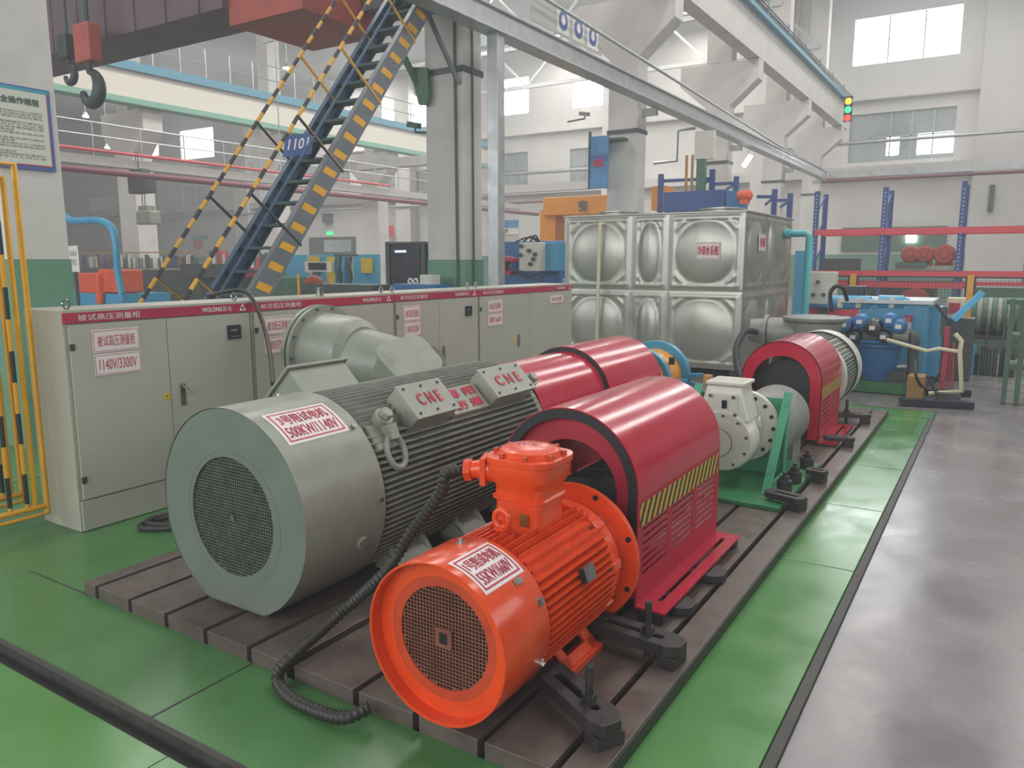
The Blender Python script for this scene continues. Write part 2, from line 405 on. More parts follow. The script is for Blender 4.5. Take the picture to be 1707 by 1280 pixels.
# end wall with its windows
YW = 36.0
def wall_with_holes(name, x0, x1, z0, z1, holes, y0, y1, m_):
    b = MB(); xs = sorted({x0, x1, *[h[0] for h in holes], *[h[1] for h in holes]}); zs = sorted({z0, z1, *[h[2] for h in holes], *[h[3] for h in holes]})
    for i in range(len(xs)-1):
        for j in range(len(zs)-1):
            cx_, cz_ = (xs[i]+xs[i+1])/2, (zs[j]+zs[j+1])/2
            if any(h[0] < cx_ < h[1] and h[2] < cz_ < h[3] for h in holes): continue
            b.bb(xs[i], xs[i+1], y0, y1, zs[j], zs[j+1])
    return struct(name, b, m_)
wins = []   # x0,x1,z0,z1,columns,rows,pane,frame
wins.append((-6.05, -2.17, 9.45, 11.27, 3, 1, 'pane_daylight'))
wins.append((-6.0, -2.1, 5.55, 7.5, 5, 2, 'pane_dim'))
for (u0, u1, t_, bt) in [(955, 1015, 125, 177), (829, 881, 131, 191), (633, 712, 163, 215), (301, 356, 215, 264), (243, 264, 232, 260), (397, 411, 224, 254)]:
    p = at(u0, (t_+bt)/2, y=YW); q = at(u1, (t_+bt)/2, y=YW); zt = at((u0+u1)/2, t_, y=YW).z; zb = at((u0+u1)/2, bt, y=YW).z
    wins.append((p.x, q.x, zb, zt, 2 if u1-u0 > 40 else 1, 1, 'pane_daylight'))
for (u0, u1, t_, bt) in [(950, 984, 247, 303), (826, 880, 255, 312), (640, 713, 286, 322), (547, 583, 285, 308), (250, 272, 312, 360), (305, 345, 312, 362), (150, 187, 328, 352), (1180, 1215, 245, 300)]:
    p = at(u0, (t_+bt)/2, y=YW); q = at(u1, (t_+bt)/2, y=YW); zt = at((u0+u1)/2, t_, y=YW).z; zb = at((u0+u1)/2, bt, y=YW).z
    wins.append((p.x, q.x, zb, zt, 3 if u1-u0 > 30 else 2, 2, 'pane_dim'))
wall_with_holes('wall_far', -75, 14, 0, 12.5, [w[:4] for w in wins], YW, YW+.4, 'wall_paint')
for i, (x0, x1, z0, z1, nc, nr, pm) in enumerate(wins):
    b = MB(); y = YW+.12; t = .06
    for k in range(nc+1):
        xx = x0+(x1-x0)*k/nc; b.bb(max(x0, xx-t/2), min(x1, xx+t/2)+.001, y, y+.08, z0, z1)
    for k in range(nr+1):
        zz = z0+(z1-z0)*k/nr; b.bb(x0, x1, y, y+.08, max(z0, zz-t/2), min(z1, zz+t/2)+.001)
    fr = struct('window_%d' % (i+1), b, 'truss_paint' if pm == 'pane_daylight' else 'galvanised')
    b = MB(); b.bb(x0, x1, y+.03, y+.05, z0, z1)
    if i == 1:
        b = MB(); b.bb(x0, x1, y+.03, y+.05, z0, z1); g = b.build('pane', 'pane_dim', fr)
        for (a0, a1, c0, c1) in [(.37, .49, .12, .50), (.66, .99, .10, .52)]:
            b = MB(); b.bb(x0+(x1-x0)*a0, x0+(x1-x0)*a1, y+.02, y+.03, z0+(z1-z0)*c0, z0+(z1-z0)*c1); b.build('pane', 'pane_daylight', fr)
    else: b.build('pane', pm, fr)
# green dado of the end wall, wall bands and ledge
b = MB(); b.bb(-75, 14, YW-.015, YW, 0, 1.75); struct('trim_8', b, 'dado_green')
b = MB(); b.bb(-75, 14, YW-.45, YW, 4.95, 5.35); struct('trim_9', b, 'concrete_white')
b = MB(); b.bb(-75, 14, YW-.3, YW, 8.0, 8.06); struct('trim_10', b, 'concrete_white')
# pilasters on the end wall
for (x0, x1) in [(-1.35, .6), (-9.9, -9.1), (-17.2, -16.2), (-30.5, -29.4), (-45, -43.6), (6.5, 8)]:
    b = MB(); b.bb(x0, x1, YW-.6, YW, 0, 12.5); struct('wall_far_pilaster', b, 'wall_paint')
# left wall of the neighbouring bay and roof
b = MB(); b.bb(-75.4, -75, -4, 37, 0, 12.5); struct('wall_left', b, 'wall_paint')
b = MB(); b.bb(-75, 14, -4, 37, 12.5, 12.7); struct('ceiling', b, 'roof_panel')
# roof trusses over the neighbouring bay
for y in (9, 15, 21, 27, 33):
    t = thing('roof_truss', 'pale steel roof truss, row %s from the far wall over the left bay' % {9: 'fifth', 15: 'fourth', 21: 'third', 27: 'second', 33: 'first'}[y], 'roof truss', (-16, y, 9.6), 'roof trusses of the left bay', )
    b = MB(); b.bar((-24.5, y, 9.7), (-6.8, y, 9.7), .14, .16); b.bar((-24.5, y, 11.8), (-6.8, y, 11.8), .14, .16); b.build('chord', 'truss_paint', t)
    b = MB(); n = 8
    for k in range(n):
        xa = -24.5+17.7*k/n; xb = -24.5+17.7*(k+1)/n
        z0, z1 = (9.7, 11.8) if k % 2 == 0 else (11.8, 9.7)
        b.bar((xa, y, z0), (xb, y, z1), .08, .08)
    b.build('web_member', 'truss_paint', t)

# concrete column rows
def corbel_poly(xc, w):
    h = w/2
    return [(xc-h, 0), (xc+h, 0), (xc+h, 5.53), (xc+h+.72, 6.15), (xc+h+.72, 6.65), (xc-h-.72, 6.65), (xc-h-.72, 6.15), (xc-h, 5.53)]
XC = -6.83
cdesc = {3: 'white concrete column at the left edge carrying the notice', 9: 'big white concrete column with green foot behind the cabinets, nearest the blue staircase', 15: 'white concrete column directly behind the stainless water tank', 21: 'concrete column, third of the row, right of the column behind the tank', 27: 'concrete column, fourth of the row, behind the blue racks', 33: 'concrete column at the far end of the row by the end wall'}
for y in (3, 9, 15, 21, 27, 33):
    t = thing('concrete_column', cdesc[y], 'column', (XC, y+.25, 0))
    b = MB(); b.prism(corbel_poly(XC, .66), y, y+(.45 if y > 3 else .47))
    b.build('shaft', 'concrete_white', t, bevel=.015)
    b = MB(); b.bb(XC-.335, XC+.335, y-.004, y+.475, 0, 1.51); b.build('green_foot', 'dado_green', t)
    if y > 3:
        b = MB(); b.bb(XC-.345, XC+.345, y-.02, y+.48, 4.06, 4.14); b.build('steel_collar', 'frame_dark', t)
    b = MB(); b.bb(XC-.33, XC+.33, y, y+.45, 6.65, 12.5); b.build('upper_shaft', 'concrete_white', t)
# second row of the left bay
for y in (4, 10, 16, 22, 28, 34):
    xx = -24.8 if False else -25.4
    t = thing('concrete_column', 'distant white concrete column of the left bay, carrying the far crane girder, row %d' % y, 'column', (xx, y, 0), None)
    t['label'] = {4: 'far left bay column hidden past the left edge column', 10: 'far left bay column seen just right of the edge column', 16: 'far left bay column with chain hoists hanging beside it', 22: 'far left bay column behind the staircase railing', 28: 'far left bay column seen between the stair treads', 34: 'far left bay column nearest the end wall'}[y]
    b = MB(); h = .5
    b.prism([(xx-h, 0), (xx+h, 0), (xx+h, 5.0), (xx+h+.7, 5.7), (xx+h+.7, 6.4), (xx-h-.7, 6.4), (xx-h-.7, 5.7), (xx-h, 5.0)], y-.35, y+.35)
    b.build('shaft', 'concrete_white', t)
    b = MB(); b.bb(xx-.3, xx+.3, y-.3, y+.3, 6.4, 12.5); b.build('upper_shaft', 'concrete_white', t)

# crane runway beam on the right row
t = thing('crane_runway_beam', 'long white concrete crane runway beam with teal rail on the brackets', 'crane beam', (-5.9, 20, 6.65))
b = MB(); b.bb(-6.12, -5.78, 5, 34.2, 6.655, 7.55); b.build('beam_web', 'concrete_white', t)
b = MB(); b.bb(-6.25, -5.62, 5, 34.2, 7.55, 7.66); b.build('rail_plate', 'girder_blue', t)
b = MB(); b.bb(-5.93, -5.86, 5, 34.2, 7.66, 7.78); b.build('crane_rail', 'frame_dark', t)
b = MB()
for z in (7.72, 7.80, 7.88): b.tube([(-5.66, 5, z), (-5.66, 34, z)], .018, 6)
b.build('conductor_bar', 'frame_dark', t)
for k in range(12):
    y = 8+k*2.2
    b = MB(); b.bar((-5.66, y, 7.66), (-5.66, y, 8.0), .04, .04); b.build('conductor_bracket', 'girder_blue', t)
for k in range(24):
    pass
t = thing('walkway_railing', 'thin dark railing along the right crane runway', 'railing', (-6.5, 20, 7.7))
b = MB()
for z in (8.15, 8.6): b.tube([(-6.4, 7, z), (-6.4, 34, z)], .02, 6)
b.build('handrail', 'frame_dark', t)
for k in range(18):
    b = MB(); b.bar((-6.4, 7+k*1.58, 7.66), (-6.4, 7+k*1.58, 8.6), .03, .03); b.build('post', 'frame_dark', t)

# crane girder of the left bay
XG = -24.0
t = thing('crane_runway_beam', 'cream crane runway girder with blue top and green lower edge in the left bay', 'crane beam', (XG, 20, 6.5))
b = MB(); b.bb(XG-.15, XG, 5, 35.5, 6.6, 7.45); b.build('beam_web', 'girder_cream', t)
b = MB(); b.bb(XG-.4, XG+.15, 5, 35.5, 7.45, 7.72); b.build('top_flange', 'girder_blue', t)
b = MB(); b.bb(XG-.4, XG+.15, 5, 35.5, 6.42, 6.6); b.build('bottom_flange', 'girder_green', t)
t = thing('walkway_railing', 'grey railing on top of the left bay crane girder', 'railing', (XG, 20, 7.7))
b = MB()
for z in (8.2, 8.7): b.tube([(XG+.05, 15, z), (XG+.05, 30, z)], .025, 6)
b.build('handrail', 'galvanised', t)
for k in range(16):
    b = MB(); b.bar((XG+.05, 15+k, 7.72), (XG+.05, 15+k, 8.7), .03, .03); b.build('post', 'galvanised', t)
# ================= LEFT LINE: big grey motor =================
def perforated(b, cx, cz, r, pitch, y, t=.004, wall=.0035):
    """square-holed grille: one cell grid, holes only where the cell lies inside the circle"""
    n = int(r/pitch)+1; R2 = r+pitch*1.5; k = int(R2/pitch)+1; h = pitch/2
    for i in range(-k, k+1):
        for j in range(-k, k+1):
            x, z = cx+i*pitch, cz+j*pitch; d = math.hypot(i*pitch, j*pitch)
            if d > R2: continue
            if d < r:
                a = h-wall
                vs = [(x+sx*h, y, z+sz*h) for sx, sz in ((-1, -1), (1, -1), (1, 1), (-1, 1))]+[(x+sx*a, y, z+sz*a) for sx, sz in ((-1, -1), (1, -1), (1, 1), (-1, 1))]+[(x+sx*a, y+t, z+sz*a) for sx, sz in ((-1, -1), (1, -1), (1, 1), (-1, 1))]
                fs = [(q, (q+1) % 4, 4+(q+1) % 4, 4+q) for q in range(4)]+[(4+q, 4+(q+1) % 4, 8+(q+1) % 4, 8+q) for q in range(4)]
                b.add(vs, fs)
            else:
                b.add([(x+sx*h, y, z+sz*h) for sx, sz in ((-1, -1), (1, -1), (1, 1), (-1, 1))], [(0, 1, 2, 3)])
GX, GZ, GR = -2.594, .475, .44
gm = thing('electric_motor', 'huge grey finned electric motor with a round mesh fan cover, labelled 500KW/1140V', 'electric motor', (GX, 2.9, PT))
def flat_circle(r, zmin, n=72):
    a = math.degrees(math.asin(max(-1, (zmin-GZ)/r))); return circ(GX, GZ, r, n, a, 180-a)
# fan cover: outer shell with a flat foot
o_ = flat_circle(GR, .072); b = MB(); b.prism(o_, 1.945, 2.39)
inn = circ(GX, GZ-.015, .252, 72, -47, 313)
b2 = MB(); n = 72
outer = []
for (x, z) in inn:
    d = Vector((x-GX, z-(GZ-.015))).normalized(); rr = GR-.004
    # walk outwards to the circle or to the flat foot
    lo = .2
    while lo < .46 and (math.hypot(d.x*lo, (GZ-.015+d.y*lo)-GZ) < rr and GZ-.015+d.y*lo > .076): lo += .002
    outer.append((GX+d.x*lo, GZ-.015+d.y*lo))
cover = MB(); cover.ringstrip([[(x, 1.94, z) for x, z in o_], [(x, 2.39, z) for x, z in o_]], True, (False, True))
fc = cover.build('fan_cover', 'motor_grey', gm, smooth=40)
b2.ring_plate(outer, inn, 1.943, 1.95)
fp = b2.build('front_plate', 'motor_face_shaded', fc)
b = MB(); b.ring_plate(circ(GX+.01, GZ-.02, .285, 72), circ(GX+.01, GZ-.02, .2835, 72), 1.9422, 1.9435); b.build('seam_ring', 'cabinet_gap', fc)
b = MB(); perforated(b, GX, GZ-.015, .25, .0135, 1.9515, .004, .0022); b.bb(GX-.012, GX+.012, 1.946, 1.952, GZ-.03, GZ-.005); b.build('air_grille', 'mesh_grey', fc)
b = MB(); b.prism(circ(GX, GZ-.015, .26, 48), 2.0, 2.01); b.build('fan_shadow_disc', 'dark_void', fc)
for (a, y, r_, h) in [(-19, 2.262, .03, .012), (47, 2.35, .012, .014), (112, 2.36, .012, .014), (3, 2.36, .010, .01)]:
    t_ = math.radians(a); p = Vector((GX+GR*math.cos(t_), y, GZ+GR*math.sin(t_))); d = Vector((math.cos(t_), 0, math.sin(t_)))
    b = MB(); b.cyl(p-d*.01, p+d*h, r_, 20); b.build('cover_plug' if r_ > .02 else 'cover_bolt', 'motor_grey' if r_ > .02 else 'nickel', fc, smooth=35)
# label wrapped on the cover
def cyl_fn(cx, cz, R, ang_top, y0, off=.002, slant=0.):
    def fn(u, v):
        a = math.radians(ang_top)-0
        t_ = a+v/R
        return Vector((cx+(R+off)*math.cos(t_), y0+u+slant*v, cz+(R+off)*math.sin(t_)))
    return fn
def curved_label(cx, cz, R, a0, a1, y0, y1, lines, parent, bold=0):
    w = y1-y0; h = math.radians(a1-a0)*R; b = MB(); n = 10; fn = cyl_fn(cx, cz, R, a0, y0, .0012)
    rings = []
    for i in range(n+1): rings.append([fn(0, h*i/n), fn(w, h*i/n)])
    b.ringstrip(rings, False, (False, False)); o = b.build('rating_label', 'label_white', parent, smooth=30)
    t_ = MB(); fn = cyl_fn(cx, cz, R, a0, y0, .0022)
    for s_, (u0, v0, u1, v1) in lines: put_text(t_, s_, (u0*w, v0*h, u1*w, v1*h), fn, bold)
    frame_lines(t_, .05*w, .07*h, .95*w, .93*h, .006, fn, 10)
    t_.build('lettering', 'red_print', o)
curved_label(GX, GZ, GR, 45.5, 70.5, 1.995, 2.325, [('3号陪试电机', (.12, .53, .88, .84)), ('500KW/1140V', (.10, .16, .90, .45))], fc, .0007)
# finned frame
fr = MB(); fr.prism(flat_circle(.345, .13), 2.385, 3.80); frame = fr.build('frame', 'motor_fin_grey', gm, smooth=40)
def env(v, R=.428): return math.sqrt(max(R*R-v*v, 0))
k = 0
fins = MB()
for i in range(-13, 11):
    z = GZ+i*.0265; w = env(abs(z-GZ)**1.0)
    if z < .12: continue
    for s in (-1, 1):
        x0 = GX+s*.24; x1 = GX+s*w
        fins.prism([(x0, z-.0045), (x1, z-.003), (x1, z+.003), (x0, z+.0045)], 2.41, 3.80)
for i in range(-10, 11):
    x = GX+i*.028
    fins.prism([(x-.004, GZ+.24), (x+.004, GZ+.24), (x+.003, GZ+env(x-GX)), (x-.003, GZ+env(x-GX))], 2.41, 3.80)
fo = fins.build('cooling_fins', 'motor_fin_grey', gm); fo['kind'] = 'stuff'
b = MB(); b.lathe([(3.79, .38), (3.79, .41), (3.83, .41), (3.86, .36), (3.86, .1)], (GX, 0, GZ)); b.build('end_shield', 'motor_grey', gm, smooth=35)
# solid corner lugs near the cover
for a in (38, 142):
    b = MB(); t_ = math.radians(a); d = Vector((math.cos(t_), 0, math.sin(t_))); s_ = Vector((-math.sin(t_), 0, math.cos(t_)))
    p = Vector((GX, 2.50, GZ))+d*.37; b.bar(p-Vector((0, .07, 0)), p+Vector((0, .07, 0)), .13, .11, up=d)
    b.build('corner_lug', 'motor_grey', gm, bevel=.012)
# feet
for (y0, y1) in [(2.55, 2.80), (3.05, 3.25), (3.5, 3.75)]:
    for s in (-1, 1):
        b = MB(); xo = GX+s*.40; xi = GX+s*.22
        b.prism([(xi, PT+.001), (xo+s*.06, PT+.001), (xo+s*.06, PT+.035), (xo-s*.02, PT+.05), (xi+s*.05, .25), (xi, .25)], y0, y0+.025)
        b.prism([(xi, PT+.001), (xo+s*.06, PT+.001), (xo+s*.06, PT+.035), (xo-s*.02, PT+.05), (xi+s*.05, .25), (xi, .25)], y1-.025, y1)
        b.bb(min(xi, xo+s*.06), max(xi, xo+s*.06), y0, y1, PT+.001, PT+.03)
        b.prism([(xi, .2), (xo-s*.02, PT+.05), (xo-s*.02, PT+.06), (xi, .22)], y0, y1)
        b.build('foot', 'motor_grey', gm, bevel=.004)
# tilted terminal boxes with raised red letters
n45 = Vector((1, 0, 1)).normalized(); dn = Vector((1, 0, -1)).normalized()
AX = Vector((GX, 0, GZ))
def tilt_box(y0, y1, s0, s1, D0, D1, nm, nv=n45, dv=dn, lip=True):
    """box on the shoulder: s along the slope, D above the axis"""
    b = MB(); q = []
    for D in (D0, D1):
        q.append([AX+nv*D+dv*s+Vector((0, y, 0)) for s, y in ((s0, y0), (s1, y0), (s1, y1), (s0, y1))])
    b.ringstrip(q)
    o = b.build(nm, 'motor_grey', gm, bevel=.006)
    if lip:
        b = MB(); e = .006
        q = [[AX+nv*D+dv*s+Vector((0, y, 0)) for s, y in ((s0-e, y0-e), (s1+e, y0-e), (s1+e, y1+e), (s0-e, y1+e))] for D in (D1, D1+.012)]
        b.ringstrip(q); c = b.build('cover', 'motor_grey', o, bevel=.002)
        b = MB()
        for s, y in ((s0+.02, y0+.03), (s0+.02, y1-.03), (s1-.02, y0+.03), (s1-.02, y1-.03), (s0+.02, (y0+y1)/2), (s1-.02, (y0+y1)/2)):
            p = AX+nv*(D1+.012)+dv*s+Vector((0, y, 0)); b.cyl(p, p+nv*.006, .007, 8)
        b.build('screw', 'dark_edge_steel', o)
    return o
def letters_on(o, s, y0, y1, s0, s1, D, thick=.004):
    t_ = MB(); fn = lambda u, v: AX+n45*(D+.002)+dn*(s1-v)+Vector((0, y0+u, 0))
    put_text(t_, s, (0, 0, y1-y0, s1-s0), fn, .003); t_.build('lettering', 'red_print', o)
for (y0, y1) in [(2.672, 3.007), (3.335, 3.735)]:
    o = tilt_box(y0+.01, y1-.01, -.130, .055, .36, .488, 'terminal_box')
    letters_on(o, 'C N E', y0+.085, y1-.085, -.070, -.005, .501)
b = MB(); q = [[AX+n45*D+dn*s+Vector((0, y, 0)) for s, y in ((-.10, 3.02), (.06, 3.02), (.06, 3.325), (-.10, 3.325))] for D in (.36, .436)]
b.ringstrip(q); pq = b.build('name_plaque', 'motor_grey', gm, bevel=.004)
letters_on(pq, '南 阳', 3.05, 3.29, -.085, -.035, .437); letters_on(pq, '防 爆', 3.07, 3.29, -.01, .04, .437)
# big rear terminal box on the left shoulder
n135 = Vector((-1, 0, 1)).normalized(); dn2 = Vector((-1, 0, -1)).normalized()
b = MB(); q = [[AX+n135*D+dn2*s+Vector((0, y, 0)) for s, y in ((-.09, 2.60), (.12, 2.60), (.12, 2.98), (-.09, 2.98))] for D in (.36, .60)]
b.ringstrip(q); rb = b.build('terminal_box', 'motor_grey', gm, bevel=.006)
b = MB(); q = [[AX+n135*D+dn2*s+Vector((0, y, 0)) for s, y in ((-.11, 2.58), (.14, 2.58), (.14, 3.0), (-.11, 3.0))] for D in (.60, .615)]
b.ringstrip(q); b.build('cover', 'motor_grey', rb, bevel=.003)
# lifting eyes: bolt block, nut and hanging shackle
def torus(b, c, R1, R2, r, ax1, ax2, seg=28, rs=10):
    rings = []
    c = Vector(c); nn = Vector(ax1).cross(Vector(ax2))
    for i in range(seg):
        t_ = 2*PI*i/seg; d = Vector(ax1)*math.cos(t_)*R1+Vector(ax2)*math.sin(t_)*R2; dr = d.normalized()
        rings.append([c+d+(dr*math.cos(q)+nn*math.sin(q))*r for q in [2*PI*j/rs for j in range(rs)]])
    rings.append(rings[0]); b.ringstrip(rings, True, (False, False))
d38 = Vector((math.cos(math.radians(47)), 0, math.sin(math.radians(47))))
for (y, full) in ((2.53, True), (3.80, False)):
    p = Vector((GX, y, GZ))+d38*.415
    b = MB(); b.cyl(p-d38*.04, p+d38*.045, .042, 24); b.cyl(p+d38*.045, p+d38*.055, .045, 24); b.cyl(p+d38*.055, p+d38*.085, .030, 6)
    eb = b.build('lifting_eye', 'motor_grey', gm, bevel=.003, smooth=35)
    if full:
        hd = Vector((.35, 0, -.94)).normalized(); q = p+d38*.03+Vector((.035, 0, -.02))
        b = MB(); b.bar(q, q+hd*.07, .055, .05, up=(0, 1, 0)); torus(b, q+hd*.125, .055, .075, .015, (0, 1, 0), hd)
        b.build('shackle', 'motor_grey', eb, smooth=40)

# grey flanged housing standing between the cabinets and the motor; its axis runs across the line of the motors
hy, hz = 3.56, .90
t = thing('exhaust_housing', 'tall grey flanged drum and elbow housing standing behind the big grey motor', 'machine housing', (-3.5, hy, 0))
b = MB(); b.lathe([(-3.76, .10), (-3.76, .318), (-3.73, .318), (-3.73, .275), (-3.715, .275), (-3.715, .315), (-3.69, .315), (-3.69, .268), (-3.45, .25), (-3.40, .235), (-3.36, .19), (-3.36, .05)], (0, hy, hz), 'x', 56, caps=True)
body = b.build('flanged_drum', 'motor_grey', t, smooth=30)
for i in range(14):
    a = 2*PI*i/14; b = MB(); b.cyl((-3.77, hy+.297*math.cos(a), hz+.297*math.sin(a)), (-3.68, hy+.297*math.cos(a), hz+.297*math.sin(a)), .009, 6)
    b.build('flange_bolt', 'frame_dark', body)
b = MB(); rings = []
for i in range(11):
    f_ = i/10; c = Vector((-3.40+.46*f_, hy+.12*f_, hz-.03-.05*f_)); ry = .215-.03*f_; rz = .215-.05*f_
    rings.append([c+Vector((0, math.cos(q)*ry, math.sin(q)*rz)) for q in [2*PI*j/32 for j in range(32)]])
b.ringstrip(rings); b.build('elbow', 'motor_grey', t, smooth=50)
def rrect(w, h, r, n=6):
    o = []
    for cx_, cy_, a0 in ((w-r, h-r, 0), (-w+r, h-r, 90), (-w+r, -h+r, 180), (w-r, -h+r, 270)):
        for i in range(n+1):
            a = math.radians(a0+90*i/n); o.append((cx_+r*math.cos(a), cy_+r*math.sin(a)))
    return o
c = at(682, 598, x=-2.95); fcn = Vector((.62, -.25, .74)).normalized()
u_ = Vector((0, 1, 0)); u_ = (u_-fcn*u_.dot(fcn)).normalized(); w_ = fcn.cross(u_).normalized()
b = MB(); rr = rrect(.185, .15, .08)
b.ringstrip([[c+u_*x+w_*y+fcn*k for x, y in rr] for k in (0, .018)]); b.build('outlet_lid', 'motor_grey', t, bevel=.003)
b = MB(); b.ringstrip([[c+u_*x*.88+w_*y*.88+fcn*k for x, y in rr] for k in (-.16, 0)]); b.build('outlet_neck', 'motor_grey', t, smooth=40)
b = MB(); b.bb(-3.70, -3.50, hy-.18, hy+.18, 0, .72); b.build('pedestal', 'motor_grey', t, bevel=.01)
# ================= RIGHT LINE: orange motor =================
OX, OZ, OR = -1.371, .344, .26
om = thing('electric_motor', 'bright orange motor nearest the camera with mesh fan cover, labelled 55KW/660V', 'electric motor', (OX, 2.2, PT))
b = MB(); b.lathe([(1.765, .20), (1.765, .252), (1.722, .252), (1.718, .2545), (1.718, .26), (1.722, .2615), (1.975, .2615), (1.985, .256), (1.985, .22)], (OX, 0, OZ), seg=72)
oc = b.build('fan_cover', 'orange_paint', om, smooth=30)
b = MB(); b.ring_plate(circ(OX, OZ, .253, 72), circ(OX, OZ, .168, 72), 1.766, 1.770); b.build('front_plate', 'orange_rusty', oc)
b = MB(); perforated(b, OX, OZ, .165, .0125, 1.7705, .003, .0020); b.bb(OX-.032, OX+.032, 1.7655, 1.7725, OZ-.032, OZ+.032); b.build('air_grille', 'dusty_grille', oc)
b = MB(); b.bb(OX-.015, OX+.015, 1.7645, 1.766, OZ-.018, OZ+.018); b.build('grille_hub', 'dark_void', oc)
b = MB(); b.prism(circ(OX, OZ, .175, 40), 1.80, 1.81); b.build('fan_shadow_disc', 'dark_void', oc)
curved_label(OX, OZ, OR+.0015, 47.5, 82, 1.745, 1.955, [('1号陪试电机', (.12, .53, .88, .84)), ('55KW/660V', (.12, .16, .88, .45))], oc, .0005)
for a, y in ((24.3, 1.952), (97.3, 1.908), (-22, 1.955), (-155, 1.95)):
    t_ = math.radians(a); d = Vector((math.cos(t_), 0, math.sin(t_))); p = Vector((OX, y, OZ))+d*OR
    b = MB(); b.cyl(p-d*.004, p+d*.004, .016, 16); b.cyl(p+d*.004, p+d*.014, .009, 6); b.build('cover_bolt', 'nickel', oc)
t_ = math.radians(44); d = Vector((math.cos(t_), 0, math.sin(t_))); p = Vector((OX, 1.90, OZ))+d*(OR+.004)
b = MB(); b.bar(p-Vector((0, .02, 0)), p+Vector((0, .02, 0)), .02, .003, up=d); b.build('small_plate', 'nickel', oc)
b = MB(); b.lathe([(1.98, .10), (1.98, .205), (2.56, .205), (2.56, .1)], (OX, 0, OZ)); b.build('frame', 'orange_rusty', om, smooth=30)
fins = MB(); lim = .252
for i in range(-8, 9):
    z = OZ+i*.0245; w = math.sqrt(max(lim**2-(z-OZ)**2, 0))
    for s in (-1, 1):
        fins.prism([(OX+s*.12, z-.0035), (OX+s*w, z-.0022), (OX+s*w, z+.0022), (OX+s*.12, z+.0035)], 2.0, 2.50 if abs(i) < 8 else 2.46)
for i in range(-7, 8):
    x = OX+i*.0255
    if abs(i) < 3: 
        yy = [(2.0, 2.10)]
    else: yy = [(2.0, 2.50)]
    for (y0, y1) in yy:
        h = math.sqrt(lim**2-(x-OX)**2)
        fins.prism([(x-.003, OZ+.12), (x+.003, OZ+.12), (x+.0022, OZ+h), (x-.0022, OZ+h)], y0, y1)
        fins.prism([(x-.003, OZ-.12), (x+.003, OZ-.12), (x+.0022, OZ-h*.97), (x-.0022, OZ-h*.97)], y0, y1)
fo = fins.build('cooling_fins', 'orange_paint', om); fo['kind'] = 'stuff'
b = MB(); b.lathe([(2.5, .2), (2.5, .235), (2.56, .235), (2.575, .215), (2.615, .215), (2.615, .284), (2.637, .284), (2.637, .15)], (OX, 0, OZ), seg=64)
fl = b.build('mounting_flange', 'orange_paint', om, smooth=30, bevel=.002)
for i in range(8):
    a = 2*PI*(i+.5)/8; b = MB(); b.cyl((OX+.262*math.cos(a), 2.611, OZ+.262*math.sin(a)), (OX+.262*math.cos(a), 2.6145, OZ+.262*math.sin(a)), .011, 14)
    b.build('flange_hole', 'dark_void', fl)
for a in (48, 8, -32, 132, 172):
    t_ = math.radians(a); d = Vector((math.cos(t_), 0, math.sin(t_))); p = Vector((OX, 2.50, OZ))+d*.232
    b = MB(); b.bar(p-Vector((0, .025, 0)), p+Vector((0, .035, 0)), .04, .045, up=d); lg = b.build('corner_lug', 'orange_paint', om, bevel=.006)
    b = MB(); b.cyl(p-Vector((0, .045, 0)), p-Vector((0, .02, 0)), .009, 6); b.build('bolt', 'dark_edge_steel', lg)
# nameplate on the fins
b = MB(); p = Vector((OX, 2.28, OZ))+Vector((math.cos(.35), 0, math.sin(.35)))*.262; d = Vector((math.cos(.35), 0, math.sin(.35)))
b.bar(p-Vector((0, .035, 0)), p+Vector((0, .035, 0)), .055, .004, up=d); b.build('nameplate', 'nickel', om)
b = MB(); b.bar(p-Vector((0, .050, 0))-d*.008, p-Vector((0, .034, 0))-d*.008, .05, .008, up=d); b.build('plate_backing', 'dark_void', om)
# cast feet: two splayed legs with a window between them
def cast_foot(y, s):
    """sloping cast foot with an open window"""
    y0, y1 = y-.125, y+.125; xt, zt2 = OX+s*.10, .185; xb, zb2 = OX+s*.205, PT+.03
    nrm = Vector((s*(zt2-zb2), 0, abs(xb-xt))).normalized(); b = MB()
    def slab(ya, yb, fa, fb, w=.018):
        pa = Vector((xt+(xb-xt)*fa, 0, zt2+(zb2-zt2)*fa)); pb = Vector((xt+(xb-xt)*fb, 0, zt2+(zb2-zt2)*fb))
        q = [Vector((pa.x, ya, pa.z)), Vector((pa.x, yb, pa.z)), Vector((pb.x, yb, pb.z)), Vector((pb.x, ya, pb.z))]
        b.ringstrip([q, [v-nrm*w for v in q]])
    slab(y0, y0+.055, 0, 1); slab(y1-.055, y1, 0, 1); slab(y0, y1, .72, 1); slab(y0, y1, 0, .12)
    b.bb(min(xb-s*.07, xb+s*.012), max(xb-s*.07, xb+s*.012), y0-.01, y1+.01, PT+.001, zb2)
    for ya in (y0, y1-.016): b.prism([(OX+s*.08, .20), (xt, zt2), (xb, zb2), (xb-s*.07, zb2), (OX+s*.08, .15)], ya, ya+.016)
    return b.build('foot', 'orange_paint', om, bevel=.004)
for y in (2.18, ):
    for s in (-1, 1): cast_foot(2.325, s)
